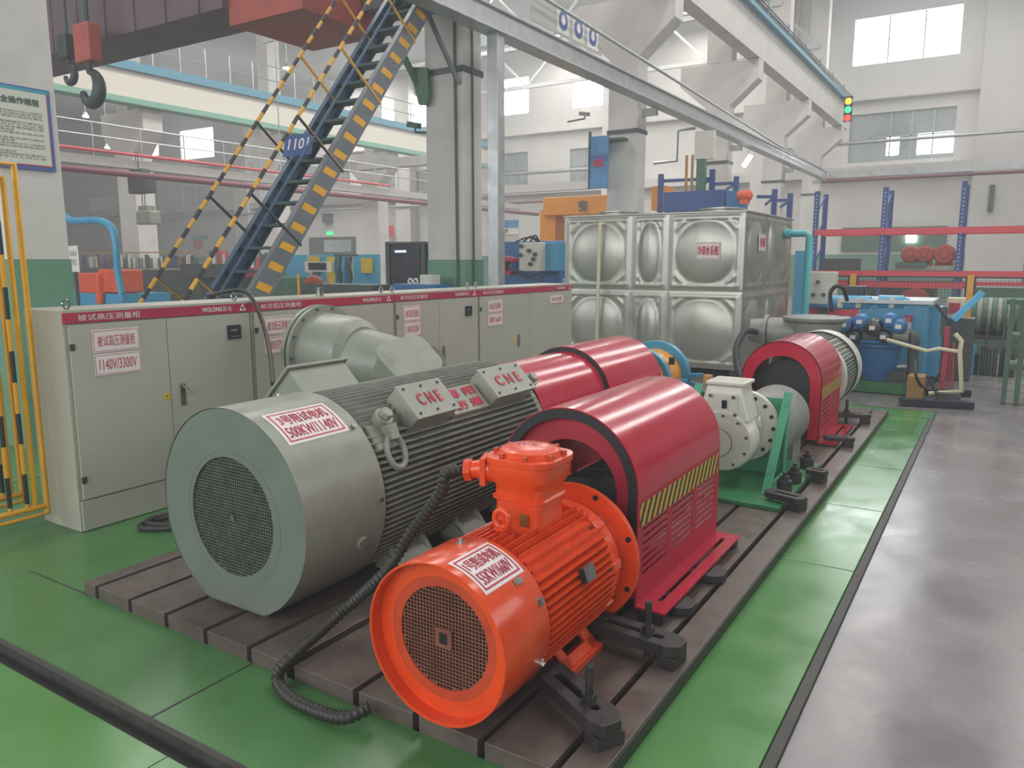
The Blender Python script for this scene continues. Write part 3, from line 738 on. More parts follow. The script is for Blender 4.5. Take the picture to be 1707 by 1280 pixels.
# explosion-proof terminal tower
tx, ty = OX-.01, 2.30
tb = MB(); sq = lambda w, z, r=.03, n=4: [(tx+x, ty+y, z) for x, y in rrect(w, w, min(r, w*.9), n)]
tb.ringstrip([sq(.105, .53), sq(.095, .56, .03), sq(.098, .66, .04), sq(.108, .665, .04), sq(.108, .672, .04), sq(.100, .678, .04), sq(.102, .71, .05), sq(.125, .745, .06), sq(.128, .79, .07), sq(.128, .80, .07)])
tw = tb.build('terminal_tower', 'orange_paint', om, smooth=35)
b = MB(); b.ringstrip([[(tx+x*1.06, ty+y*1.06, z) for x, y in rrect(.128, .128, .075, 5)] for z in (.796, .818)])
b.ringstrip([[(tx+.118*math.cos(a), ty+.118*math.sin(a), .818) for a in [2*PI*k/32 for k in range(32)]], [(tx+.105*math.cos(a), ty+.105*math.sin(a), .838) for a in [2*PI*k/32 for k in range(32)]], [(tx+.07*math.cos(a), ty+.07*math.sin(a), .848) for a in [2*PI*k/32 for k in range(32)]]])
ld = b.build('tower_lid', 'orange_paint', tw, smooth=30, bevel=.002)
for k in range(8):
    a = 2*PI*(k+.5)/8; r_ = .122; b = MB()
    b.cyl((tx+r_*math.cos(a), ty+r_*math.sin(a), .815), (tx+r_*math.cos(a), ty+r_*math.sin(a), .834), .010, 6)
    b.build('lid_bolt', 'orange_rusty', tw)
b = MB(); put_text(b, 'YBX', (0, 0, .09, .035), plane_fn((tx-.05, ty-.03, .848), (1, .3, 0), (-.3, 1, 0), .002)); b.build('lettering', 'red_print', tw)
b = MB(); b.tube([(tx-.09, ty-.05, .755), (tx-.15, ty-.075, .755)], [.045, .045], 20); b.tube([(tx-.15, ty-.075, .755), (tx-.20, ty-.095, .750)], [.036, .03], 16); b.bar((tx-.135, ty-.068, .755), (tx-.155, ty-.076, .755), .10, .10)
b.tube([(tx-.19, ty-.09, .75), (tx-.215, ty-.10, .748)], .042, 6)
b.build('cable_gland', 'orange_paint', tw, smooth=35, bevel=.002)
b = MB(); b.bar((tx+.096, ty-.03, .59), (tx+.099, ty-.03, .625), .035, .004, up=(1, 0, 0)); 
b = MB(); b.bb(tx+.02, tx+.055, ty-.1035, ty-.099, .58, .625); b.build('certificate_plate', 'brass', tw)
# eye bolt
b = MB(); torus(b, (OX+.0, 2.10, .633), .028, .03, .011, (1, 0, 0), (0, 0, 1)); b.cyl((OX, 2.10, .56), (OX, 2.10, .608), .02, 16); b.cyl((OX, 2.10, .598), (OX, 2.10, .606), .028, 20)
b.build('eye_bolt', 'orange_paint', om, smooth=40)

# ribbed black supply cable of the orange motor
def bez(pts, n=12):
    """smooth curve through the points"""
    pts = [Vector(p) for p in pts]; out = []
    P_ = [pts[0]*2-pts[1]]+pts+[pts[-1]*2-pts[-2]]
    for i in range(1, len(P_)-2):
        for k in range(n):
            t = k/n; a, b_, c, d = P_[i-1], P_[i], P_[i+1], P_[i+2]
            out.append(.5*((2*b_)+(-a+c)*t+(2*a-5*b_+4*c-d)*t*t+(-a+3*b_-3*c+d)*t**3))
    out.append(pts[-1]); return out
def ribbed(pts, r, pitch, amp):
    path = bez(pts, 24); L_ = [0]
    for i in range(1, len(path)): L_.append(L_[-1]+(path[i]-path[i-1]).length)
    n = int(L_[-1]/pitch*4); out = []; rr = []; j = 0
    for i in range(n+1):
        s = L_[-1]*i/n
        while j < len(L_)-2 and L_[j+1] < s: j += 1
        f_ = (s-L_[j])/max(L_[j+1]-L_[j], 1e-6); out.append(path[j].lerp(path[j+1], f_)); rr.append(r+amp*math.sin(2*PI*s/pitch))
    return out, rr
gl = Vector((tx-.215, ty-.10, .748))
cpts = [gl+Vector((.03, .012, 0)), gl+Vector((-.06, -.03, -.012)), at(735, 820, y=2.16), at(690, 882, y=2.12), at(640, 955, y=2.03), at(570, 1020, z=.17), at(500, 1082, z=.12), at(475, 1105, z=.09), at(462, 1130, z=.03), at(480, 1160, z=.022), at(520, 1182, z=.022), at(572, 1196, z=.035), at(615, 1180, z=.06)]
pth, rr = ribbed(cpts, .0205, .021, .0035)
b = MB(); b.tube(pth, rr, 12); tag(b.build('power_cable', 'black_cable', smooth=60), 'thick ribbed black cable running from the orange terminal box down to the green floor', 'cable')

# ================= slotted clamp bars and studs =================
def clamp(name_label, a, b_, width=.085, z=.115, th=.042, stud=None, block=True, pad=None, mt='clamp_black', group=None, studh=.12):
    a = Vector((a[0], a[1], 0)); b_ = Vector((b_[0], b_[1], 0)); d = (b_-a).normalized(); s = Vector((-d.y, d.x, 0)); Ln = (b_-a).length
    t = thing('clamp_strap', name_label, 'clamp', ((a+b_)/2)+Vector((0, 0, PT)), group)
    def oval(l0, l1, w, n=8):
        o = []
        for i in range(n+1):
            q = -PI/2+PI*i/n; o.append(a+d*(l1-w+w*math.cos(q))+s*(w*math.sin(q)))
        for i in range(n+1):
            q = PI/2+PI*i/n; o.append(a+d*(l0+w+w*math.cos(q))+s*(w*math.sin(q)))
        return o
    inn_ = oval(Ln*.18, Ln*.80, .014); N_ = len(inn_)
    hw = width/2; out = []
    for i, p in enumerate(inn_):
        l = (p-a).dot(d); w = (p-a).dot(s)
        q = math.atan2(w, (l-Ln*.49)/1.0) if False else None
        if i <= N_//2-1:   # far rounded end
            tt = i/(N_//2-1); pts = [(Ln*.86, -hw), (Ln, -hw*.6), (Ln, hw*.6), (Ln*.86, hw)]
        else:
            tt = (i-N_//2)/(N_//2-1); pts = [(Ln*.10, hw), (0, hw*.6), (0, -hw*.6), (Ln*.10, -hw)]
        k = min(int(tt*3), 2); f_ = tt*3-k
        l2 = pts[k][0]*(1-f_)+pts[k+1][0]*f_; w2 = pts[k][1]*(1-f_)+pts[k+1][1]*f_
        out.append(a+d*l2+s*w2)
    b = MB(); b.ring_plate([(p.x, p.y) for p in out], [(p.x, p.y) for p in inn_], z, z+th, 'xy'); b.build('strap', mt, t, bevel=.003)
    if block:
        b = MB(); c = b_-d*.045; b.bar(c-s*hw*.9+Vector((0, 0, (PT+z)/2)), c+s*hw*.9+Vector((0, 0, (PT+z)/2)), .07, z-PT-.002, up=(0, 0, 1)); b.build('packing_block', mt, t, bevel=.003)
    if stud is not None:
        c = a+d*Ln*stud; b = MB(); b.cyl((c.x, c.y, PT), (c.x, c.y, z+th+studh), .013, 14)
        st = b.build('stud', 'stud_steel', t, smooth=40)
        b = MB(); b.cyl((c.x, c.y, z+th), (c.x, c.y, z+th+.004), .028, 20); b.cyl((c.x, c.y, z+th+.004), (c.x, c.y, z+th+.028), .024, 6); b.build('nut', 'stud_steel', st)
    return t
clamp('black slotted clamp bar beside the orange motor foot, nearest the camera', (-1.215, 2.12), (-.865, 1.93), .115, .10, .045, .68)
clamp('black slotted clamp bar between the orange motor and the first red guard', (-1.25, 2.53), (-.855, 2.50), .115, .10, .045, .64)
clamp('black slotted strap under the first red guard, near corner', (-1.30, 2.93), (-.965, 2.93), .13, .062, .034, None, False)
clamp('black slotted strap under the first red guard, middle', (-1.30, 3.32), (-.955, 3.32), .14, .062, .034, None, False)
clamp('black slotted strap lying left of the orange motor fan cover', (-2.02, 2.30), (-1.68, 2.10), .09, .09, .03, None, True)
clamp('black clamp bar on the near corner of the white gearbox stand', (-1.10, 4.62), (-.865, 4.55), .11, .10, .035, None)
clamp('black clamp bar behind the green A-frame of the gearbox stand', (-1.00, 5.26), (-.87, 5.24), .10, .10, .035, None)
clamp('black clamp bar beside the second red guard', (-1.1, 6.35), (-.88, 6.42), .09, .10, .03, None)
clamp('black clamp bar with upright stud at the far end of the bedplate', (-1.25, 7.30), (-.90, 7.42), .11, .11, .035, .45)
for (x, y, lb) in [(-1.04, 4.80, 'round black spacer and nut on the gearbox stand base, nearest of three'), (-1.035, 5.05, 'round black spacer on the bedplate, middle of three beside the gearbox stand'), (-1.04, 5.45, 'round black spacer and nut farthest of three beside the gearbox stand')]:
    t = thing('spacer_nut', lb, 'spacer', (x, y, PT))
    z_ = PT+.027; b = MB(); b.cyl((x, y, z_), (x, y, z_+.075), .045, 24); b.build('spacer', 'clamp_black', t, bevel=.003, smooth=35)
    b = MB(); b.cyl((x, y, z_+.075), (x, y, z_+.10), .03, 6); b.cyl((x, y, z_+.10), (x, y, z_+.125), .014, 12); b.build('nut', 'stud_steel', t)

# ================= red guards =================
def arch_poly(xc, hw, zs, zb, taper=0., n=28, outer=True):
    pts = [(xc+hw-taper, zb), (xc+hw, zs)]
    for i in range(1, n): a = PI*i/n; pts.append((xc+hw*math.cos(a), zs+hw*math.sin(a)))
    pts += [(xc-hw, zs), (xc-hw+taper, zb)]
    return pts
def guard_side(b, xface, y0, y1, zlo, zhi, cols, rows, slot_h, thick, slant=0.):
    """side sheet with rows of slots really cut through"""
    ys = [y0]
    cw = (y1-y0)/cols
    yedges = []
    for c in range(cols): yedges += [(y0+c*cw+cw*.08, y0+(c+1)*cw-cw*.08)]
    rh = (zhi-zlo)/rows
    for r in range(rows):
        za, zb_ = zlo+r*rh, zlo+(r+1)*rh; zc = (za+zb_)/2
        b.bb(xface-thick, xface, y0, y1, za, zc-slot_h/2); b.bb(xface-thick, xface, y0, y1, zc+slot_h/2, zb_)
        prev = y0
        for (p, q) in yedges+[(y1, y1)]:
            b.bb(xface-thick, xface, prev, p, zc-slot_h/2, zc+slot_h/2); prev = q
def red_guard(xc, hw, zs, y0, y1, label, open_r, rubber, zb=.085, feet=True, slots=(3, 7), tape=True, name='coupling_guard'):
    t = thing(name, label, 'machine guard', (xc, (y0+y1)/2, PT))
    th = .006; b = MB(); zt = zs-.02; zlo = zb+.10
    outp = [(xc+hw*math.cos(PI*i/40), zs+hw*math.sin(PI*i/40)) for i in range(41)]
    outp = [(xc+hw, zt)]+outp+[(xc-hw, zt)]
    inp = [(xc+(x-xc)*(1-th/hw), z if z <= zs else zs+(z-zs)*(1-th/hw)) for x, z in outp]
    n = len(outp); rings = [[(x, y0, z) for x, z in outp+inp[::-1]], [(x, y1, z) for x, z in outp+inp[::-1]]]
    b.ringstrip(rings, True, (False, False))
    for y in (y0, y1):
        vs = [(x, y, z) for x, z in outp]+[(x, y, z) for x, z in inp]; b.add(vs, [(i, i+1, n+i+1, n+i) for i in range(n-1)])
    b.build('arched_cover', 'guard_red', t, smooth=30)
    for s in (1, -1):
        b = MB(); xf = xc+s*hw if s > 0 else xc-hw+th
        guard_side(b, xf, y0+.03, y1-.03, zlo, zt-.12, slots[0], slots[1], .0125, th)
        b.bb(xf-th, xf, y0, y0+.03, zb, zt); b.bb(xf-th, xf, y1-.03, y1, zb, zt); b.bb(xf-th, xf, y0+.03, y1-.03, zb, zlo); b.bb(xf-th, xf, y0+.03, y1-.03, zt-.12, zt)
        sd = b.build('slotted_side', 'guard_red_side', t)
        if tape and s > 0:
            b = MB(); b.bb(xf, xf+.0015, y0+.02, y1-.03, zt-.115, zt-.02); b.build('hazard_tape', 'hazard_tape', sd)
        if feet:
            b = MB(); x0, x1 = (xf, xf+.125) if s > 0 else (xf-.125, xf)
            xm0, xm1 = x0+.052, x1-.052
            b.bb(x0, x1, y0, y0+.10, zb-.012, zb-.004); b.bb(x0, x1, y1-.08, y1, zb-.012, zb-.004); b.bb(x0, xm0, y0+.10, y1-.08, zb-.012, zb-.004); b.bb(xm1, x1, y0+.10, y1-.08, zb-.012, zb-.004)
            b.bb(xf-th if s > 0 else xf-th, xf+.0, y0, y1, zb-.012, zb)
            b.build('slotted_foot', 'guard_red', t)
            b = MB()
            pass
            for yy in (y0+.03, y1-.03):
                b = MB(); b.bb(min(x0, x1)+.01, max(x0, x1)-.01, yy-.025, yy+.025, PT+.001, zb-.012); b.build('shim', 'clamp_black', t)
    # inner front plate with a round opening
    def front(y, rr, m_, nm, r_out):
        o = [(xc+r_out*math.cos(PI*i/40), zs+r_out*math.sin(PI*i/40)) for i in range(41)]+[(xc-r_out, zb+.01)]+[(xc+r_out, zb+.01)]
        i_ = [(xc+rr*math.cos(PI*i/40), zs-.03+rr*math.sin(PI*i/40)) for i in range(41)]+[(xc-rr, zb+.01)]+[(xc+rr, zb+.01)]
        n = len(o); b = MB(); vs = [(x, y, z) for x, z in o]+[(x, y, z) for x, z in i_]+[(x, y+.006, z) for x, z in o]+[(x, y+.006, z) for x, z in i_]
        fs = [f for i in range(n-1) if i != 41 for f in ((i, i+1, n+i+1, n+i), (2*n+i, 3*n+i, 3*n+i+1, 2*n+i+1), (n+i, n+i+1, 3*n+i+1, 3*n+i))]
        f2 = [(41+0, 42, n+42, n+41)]
        fs += [(42, 0, n, n+42), (2*n+42, 3*n+42, 3*n, 2*n)]
        b.add(vs, fs); return b.build(nm, m_, t)
    if rubber:
        b = MB(); o = [(xc+(hw-.004)*math.cos(PI*i/40), zs+(hw-.004)*math.sin(PI*i/40)) for i in range(41)]; i_ = [(xc+(hw-.045)*math.cos(PI*i/40), zs+(hw-.045)*math.sin(PI*i/40)) for i in range(41)]
        o = [(xc+hw-.004, zt-.2)]+o+[(xc-hw+.004, zt-.2)]; i_ = [(xc+hw-.045, zt-.2)]+i_+[(xc-hw+.045, zt-.2)]; n = len(o)
        vs = [(x, y0-.003, z) for x, z in o]+[(x, y0-.003, z) for x, z in i_]+[(x, y0+.012, z) for x, z in i_]
        b.add(vs, [f for i in range(n-1) for f in ((i, i+1, n+i+1, n+i), (n+i, n+i+1, 2*n+i+1, 2*n+i))]); b.build('rubber_edging', 'black_rubber', t)
        front(y0+.035, open_r, 'guard_red_inner', 'front_plate', hw-.006)
    elif open_r: front(y0, open_r, 'guard_red', 'front_plate', hw)
    return t
red_guard(-1.475, .325, .575, 2.755, 3.80, 'large glossy red arched guard with hazard tape, right behind the orange motor', .215, True, zb=.115)
red_guard(-1.4375, .3125, .555, 6.29, 7.14, 'smaller red arched guard with round dark opening, behind the white gearbox', .225, False, slots=(2, 6))
# machinery seen inside the guards
t = thing('shaft_coupling', 'dark finned coupling seen inside the mouth of the nearest red guard', 'coupling', (-1.475, 3.1, .344))
b = MB(); b.cyl((OX, 2.64, OZ), (OX, 3.75, OZ), .05, 20); b.build('shaft', 'machine_dark', t, smooth=40)
b = MB(); b.lathe([(2.90, .05), (2.90, .225), (3.02, .225), (3.02, .15), (3.08, .15), (3.08, .225), (3.70, .225), (3.70, .05)], (-1.475, 0, OZ)); b.build('hub_disc', 'black_rubber', t, smooth=30)  # long drum section added to darken the guard interior behind its slots
t = thing('shaft_coupling', 'black coupling drum deep inside the second red guard', 'coupling', (-1.43, 6.8, .4))
b = MB(); b.lathe([(6.45, .05), (6.45, .25), (7.0, .25), (7.0, .05)], (-1.43, 0, .45), caps=True); b.build('drum', 'black_rubber', t, smooth=30)
b = MB(); b.bb(-1.55, -1.31, 6.55, 6.85, PT, .35); b.build('pedestal', 'machine_dark', t)
# left line long guard in two overlapping lengths
def plain_guard(xc, hw, zs, y0, y1, label, rubber, holes=False):
    return red_guard(xc, hw, zs, y0, y1, label, 0, rubber, feet=True, slots=(4, 6), tape=False)
red_guard(-2.57, .325, .54, 3.9, 4.76, 'red arched guard joined to the rear of the big grey motor', 0, False, tape=False, slots=(3, 6))
t = red_guard(-2.57, .36, .54, 4.765, 5.70, 'wider red arched guard with black edging, overlapping the one behind the grey motor', 0, False, tape=False, slots=(3, 6))
b = MB(); o = [(-2.57+.357*math.cos(PI*i/40), .54+.357*math.sin(PI*i/40)) for i in range(41)]; i_ = [(-2.57+.326*math.cos(PI*i/40), .54+.326*math.sin(PI*i/40)) for i in range(41)]
n = 41; b.add([(x, 4.762, z) for x, z in o+i_], [(i, i+1, n+i+1, n+i) for i in range(n-1)]); b.build('rubber_edging', 'black_rubber', t)
t = thing('drive_shaft', 'steel shaft running inside the long red guards of the left line', 'shaft', (GX, 4.8, GZ))
b = MB(); b.cyl((GX, 3.86, GZ), (GX, 5.95, GZ), .07, 20); b.cyl((GX, 4.3, GZ), (GX, 4.7, GZ), .16, 30); b.build('shaft_body', 'machine_dark', t, smooth=35)

# blue and yellow torque unit
t = thing('torque_sensor', 'yellow drum between two blue flanged rings at the end of the long red guard', 'torque unit', (-2.575, 6.2, GZ))
b = MB(); b.lathe([(5.88, .1), (5.88, .25), (6.50, .25), (6.50, .1)], (-2.575, 0, GZ)); b.build('drum', 'yellow_drum', t, smooth=30)
for (y, r_) in ((6.06, .295), (6.47, .315)):
    b = MB(); b.lathe([(y, .245), (y, r_), (y+.06, r_), (y+.06, .245)], (-2.575, 0, GZ)); b.build('flange_ring', 'sky_blue_paint', t, smooth=30, bevel=.004)
for k, a in enumerate((5, -8, 175)):
    for y in (6.09, 6.5):
        tt = math.radians(a); p = Vector((-2.575+.31*math.cos(tt), y, GZ+.31*math.sin(tt)))
        b = MB(); b.bar(p, p+Vector((math.cos(tt)*.12, 0, math.sin(tt)*.12)), .05, .03, up=(0, 0, 1)); b.build('side_lug', 'sky_blue_paint', t, bevel=.003)
b = MB(); b.bb(-2.8, -2.35, 5.95, 6.55, PT, .24); b.build('pedestal', 'sky_blue_paint', t, bevel=.006)
b = MB(); b.cyl((-2.34, 6.25, .62), (-2.34, 6.25, .68), .025, 12); b.build('bolt_head', 'black_rubber', t)

# ================= white gearbox on its green stand =================
gx, gz = -1.42, .375
t = thing('gearbox', 'cream white gearbox with round end cover and wedge shaped box on top', 'gearbox', (gx, 4.95, gz))
b = MB(); b.lathe([(4.70, .02), (4.70, .10), (4.695, .10), (4.695, .13), (4.70, .13), (4.70, .185), (4.72, .197), (4.86, .2), (4.90, .165), (5.10, .155), (5.13, .18)], (gx, 0, gz), seg=56, caps=True)
gb = b.build('housing', 'white_enamel', t, smooth=30)
b = MB(); b.prism(circ(gx-.02, gz-.01, .088, 40), 4.688, 4.694); b.build('end_cover', 'white_enamel', t, smooth=40)
b = MB(); b.ring_plate(circ(gx-.02, gz-.01, .092, 40), circ(gx-.02, gz-.01, .088, 40), 4.693, 4.6955); b.build('cover_seam', 'cabinet_gap', t)
b = MB(); b.lathe([(5.10, .1), (5.10, .238), (5.15, .238), (5.15, .1)], (gx+.02, 0, gz+.03), seg=56, caps=True); fl = b.build('rear_flange', 'white_enamel', t, smooth=30, bevel=.003)
for i in range(16):
    b = MB(); a = 2*PI*i/16; p = (gx+.02+.205*math.cos(a), gz+.03+.205*math.sin(a)); b.cyl((p[0], 5.092, p[1]), (p[0], 5.0995, p[1]), .013, 12)
    b.build('flange_bolt', 'black_rubber', fl)
for i in range(10):
    b = MB(); a = 2*PI*(i+.4)/10; p = (gx+.165*math.cos(a), gz+.165*math.sin(a)); b.cyl((p[0], 4.688, p[1]), (p[0], 4.70, p[1]), .010, 6)
    b.build('end_bolt', 'nickel', gb)
b = MB(); rings = []
for z, w0, w1, ya, yb in ((gz+.13, .165, .17, 4.715, 4.99), (gz+.30, .125, .115, 4.735, 4.99), (gz+.345, .118, .108, 4.745, 4.99)):
    rings.append([(gx-w0, ya, z), (gx+w1, ya, z), (gx+w1*.9, yb, z), (gx-w0*.9, yb, z)])
b.ringstrip(rings); bx = b.build('top_box', 'white_enamel', t, bevel=.012)
b = MB(); b.bb(gx-.125, gx+.12, 4.74, 4.99, gz+.348, gz+.372); b.build('top_lid', 'white_enamel', t, bevel=.008)
b = MB(); q = [(gx-.115, 4.722, gz+.16), (gx+.10, 4.722, gz+.16), (gx+.08, 4.732, gz+.30), (gx-.095, 4.732, gz+.30)]
b.ringstrip([[Vector(p) for p in q], [Vector(p)+Vector((0, -.012, 0)) for p in q]]); pl = b.build('inspection_plate', 'white_enamel', bx, bevel=.003)
for x, z in ((-.095, .175), (.08, .175), (-.08, .285), (.065, .285)):
    b = MB(); b.cyl((gx+x, 4.70, gz+z), (gx+x, 4.722, gz+z), .012, 6); b.build('plate_bolt', 'nickel', bx)
b = MB(); b.bb(gx-.005, gx+.025, 4.704, 4.709, gz+.21, gz+.262); b.build('sight_glass', 'dark_void', bx)
b = MB(); b.cyl((gx-.15, 4.86, gz+.33), (gx-.15, 4.86, gz+.39), .03, 16); b.build('breather', 'timber', t, smooth=40)
b = MB(); torus(b, (gx+.175, 4.93, gz+.10), .022, .03, .009, (0, 1, 0), (0, 0, 1)); b.build('lifting_ring', 'white_enamel', t, smooth=40)
st = thing('gearbox_stand', 'green welded A-frame stand on a green base plate carrying the white gearbox', 'stand', (gx, 5.0, PT))
b = MB(); b.bb(-1.88, -.985, 4.455, 5.62, PT+.001, PT+.026); b.build('base_plate', 'baseplate_green', st, bevel=.003)
b = MB(); b.ring_plate([(-1.72, PT+.026), (-1.12, PT+.026), (-1.12, .60), (-1.72, .60)], [(-1.60, .19), (-1.20, .19), (-1.20, .50), (-1.60, .50)], 5.17, 5.20)
b.build('back_plate', 'stand_green', st, bevel=.003)
for x in (-1.12, -1.72):
    b = MB(); b.prism([(4.66, PT+.027), (4.72, PT+.027), (5.17, .56), (5.17, .645), (5.13, .645)], x-.006, x+.006, 'yz'); b.prism([(4.68, PT+.027), (5.165, PT+.027), (5.165, .30), (5.10, .12), (4.9, .10), (4.80, .18)], x-.006, x+.006, 'yz') if False else None
    b.prism([(5.09, PT+.027), (5.17, PT+.027), (5.17, .6), (5.12, .50)], x-.006, x+.006, 'yz')
    b.prism([(4.66, PT+.027), (5.12, PT+.027), (5.12, PT+.07), (4.70, PT+.07)], x-.006, x+.006, 'yz')
    b.bar((x, 4.665, PT+.027), (x, 5.14, .65), .055, .008, up=(0, -.8, .6)); b.build('gusset', 'stand_green', st, bevel=.002)
dr = thing('brake_drum', 'worn grey steel drum behind the white gearbox, between the green gussets', 'drum', (gx, 5.6, .43))
b = MB(); b.lathe([(5.22, .1), (5.22, .235), (5.95, .235), (5.95, .1)], (gx+.05, 0, .335), caps=True); b.build('drum_shell', 'drum_grey', dr, smooth=30)
b = MB(); b.bb(gx-.2, gx+.24, 5.65, 5.9, PT+.001, .25); b.build('saddle', 'drum_grey', dr)
# grey motor behind the second guard
t = thing('electric_motor', 'pale grey finned motor behind the second red guard', 'electric motor', (-1.44, 7.5, PT))
mx, mz = -1.44, .47
b = MB(); b.lathe([(7.16, .1), (7.16, .35), (7.24, .355), (7.26, .30), (7.75, .30)], (mx, 0, mz)); b.build('end_shield', 'white_enamel', t, smooth=30)
fins = MB()
for i in range(-10, 11):
    w = math.sqrt(.345**2-(i*.03)**2)
    for s in (-1, 1):
        fins.prism([(mx+s*.15, mz+i*.03-.006), (mx+s*w, mz+i*.03-.004), (mx+s*w, mz+i*.03+.004), (mx+s*.15, mz+i*.03+.006)], 7.24, 7.80)
        if mz-w > .09: pass
        fins.prism([(mx+i*.03-.006, mz+s*.15), (mx+i*.03+.006, mz+s*.15), (mx+i*.03+.004, mz+s*w), (mx+i*.03-.004, mz+s*w)], 7.24, 7.80)
f_ = fins.build('cooling_fins', 'motor_grey', t); f_['kind'] = 'stuff'
b = MB(); b.lathe([(7.78, .36), (8.02, .36), (8.05, .33), (8.05, .05)], (mx, 0, mz)); b.build('fan_cover', 'white_enamel', t, smooth=30)
for s in (-1, 1):
    b = MB(); b.bb(mx+s*.24-.05, mx+s*.24+.05, 7.3, 7.7, PT+.001, .25); b.build('foot', 'motor_grey', t)
# ================= cabinets =================
CX = -4.213
def on_cab(u, v): p = at(u, v, x=CX); return p.y, p.z
cabs = [
 dict(y0=2.183, y1=3.40, split=on_cab(281, 600)[0], title='被试高压测量柜', s1='被试高压测量柜', s2='1140V/3300V', sy=(2.325, 2.60), label='first pale grey measuring cabinet at the near end, its sign reading 1140V/3300V', handle=on_cab(303, 655), meter=on_cab(389, 553), warn=on_cab(278, 660)),
 dict(y0=3.405, y1=4.835, split=4.12, title='被试低压测量柜', s1='被试低压测量柜', s2='380V/575V/660V', sy=(3.50, 3.76), label='second measuring cabinet, behind the flanged grey housing, sign reading 380V/575V/660V', handle=None, meter=None, warn=None),
 dict(y0=4.84, y1=6.045, split=on_cab(731.6, 500)[0], title='被试低压测量柜', s1='被试高压测量柜', s2='1140V/3300V', sy=(4.95, 5.17), label='third measuring cabinet of the row, with a dark meter near its top right', handle=on_cab(738, 587), meter=on_cab(780, 518), warn=on_cab(727, 588)),
 dict(y0=6.05, y1=7.95, split=7.0, title='被试低压测量柜', s1='被试低压测量柜', s2='380V/660V', sy=(6.20, 6.46), label='fourth and last measuring cabinet of the row, next to the water tank', handle=on_cab(863, 566), meter=None, warn=on_cab(855, 567)),
]
XB = -4.62
for ci, c in enumerate(cabs):
    y0, y1 = c['y0'], c['y1']; t = thing('measuring_cabinet', c['label'], 'cabinet', ((CX+XB)/2, (y0+y1)/2, 0))
    b = MB(); b.bb(XB, CX-.014, y0, y1, .0, 1.235); b.build('body', 'cabinet_paint', t, bevel=.004)
    b = MB(); b.bb(CX-.014, CX, y0+.01, y1-.004, .005, .175); b.build('plinth', 'cabinet_paint', t, bevel=.003)
    b = MB(); b.bb(CX-.014, CX+.003, y0, y1, 1.165, 1.222); bd = b.build('title_band', 'crimson_band', t)
    b = MB(); b.bb(CX-.014, CX+.002, y0, y1, 1.222, 1.236); b.build('top_edge', 'cabinet_paint', t)
    fn = plane_fn((CX+.003, 0, 0), (0, 1, 0), (0, 0, 1), .002); L_ = MB()
    yt = y0+.075; put_text(L_, c['title'], (yt, 1.176, yt+.36, 1.211), fn)
    put_text(L_, 'WOLONG', (y1-.37, 1.180, y1-.225, 1.207), fn, .0012); put_text(L_, '卧龙', (y1-.215, 1.178, y1-.150, 1.209), fn)
    # three-lobed mark
    for a in (90, 210, 330):
        cxy = (y1-.065+.016*math.cos(math.radians(a)), 1.190+.016*math.sin(math.radians(a)))
        q = [(cxy[0]+.015*math.cos(math.radians(a+r)), cxy[1]+.015*math.sin(math.radians(a+r))) for r in (0, 120, 240)]
        L_.add([fn(*p) for p in q], [(0, 1, 2)])
    L_.build('lettering', 'white_print', bd)
    sp = c['split']
    for k, (a0, a1) in enumerate(((y0+.022, sp-.002), (sp+.002, y1-.014))):
        b = MB(); b.bb(CX-.012, CX+.004, a0, a1, .185, 1.155); d_ = b.build('door', 'cabinet_paint', t, bevel=.002)
        if k == 0:
            for z in (1.02, .28):
                b = MB(); b.bb(CX+.004, CX+.012, a0-.004, a0+.022, z, z+.035); b.build('hinge', 'dark_edge_steel', d_)
            if c['warn']:
                wy, wz = c['warn']; r_ = .036
                b = MB(); q = [(wy+r_*math.cos(math.radians(a)), wz+r_*math.sin(math.radians(a))) for a in (90, 210, 330)]
                b.prism(q, CX+.004, CX+.006, 'yz'); wt = b.build('warning_triangle', 'warn_yellow', d_)
                b = MB(); q = [(wy, wz+.016), (wy-.008, wz-.002), (wy, wz-.002), (wy-.003, wz-.014), (wy+.009, wz+.003), (wy+.001, wz+.003)]
                b.prism(q, CX+.006, CX+.0065, 'yz'); b.build('lightning_mark', 'text_dark', wt)
        else:
            if c['handle']:
                hy, hz_ = c['handle']; open_ = ci == 0
                b = MB(); b.bb(CX+.004, CX+.010, hy-.012, hy+.022, hz_-.075, hz_+.06)
                b.build('handle', 'nickel', d_, bevel=.002)
                b = MB()
                if open_: b.bar((CX+.012, hy-.002, hz_+.055), (CX+.05, hy+.04, hz_-.01), .018, .01)
                else: b.bar((CX+.014, hy+.004, hz_+.05), (CX+.014, hy+.004, hz_-.06), .018, .012)
                b.build('lever', 'nickel', d_)
            if c['meter']:
                my, mz = c['meter']; b = MB(); b.bb(CX+.004, CX+.016, my-.05, my+.05, mz-.045, mz+.045); mm = b.build('display', 'screen_dark', d_, bevel=.002)
                b = MB(); b.bb(CX+.016, CX+.0168, my-.03, my+.02, mz+.005, mz+.02); b.bb(CX+.016, CX+.0168, my-.03, my+.035, mz-.032, mz-.026); b.build('readout', 'nickel', mm)
    y_a, y_b = c['sy']; h0 = .88
    for (z0_, z1_, s_) in ((.995, 1.12, c['s1']), (.865, .985, c['s2'])):
        sign('sign_plate', (CX+.005, y_a, z0_), (0, 1, 0), (0, 0, 1), y_b-y_a, z1_-z0_, [(s_, (.10, .25, .90, .75))], parent=t, thick=.004, bold=.0)
    for yy in (y0+.06, y1-.07):
        b = MB(); torus(b, (CX-.07, yy, 1.265), .020, .022, .0055, (0, 1, 0), (0, 0, 1), 18, 6); b.cyl((CX-.07, yy, 1.234), (CX-.07, yy, 1.246), .012, 10); b.build('lifting_eye', 'nickel', t, smooth=40)
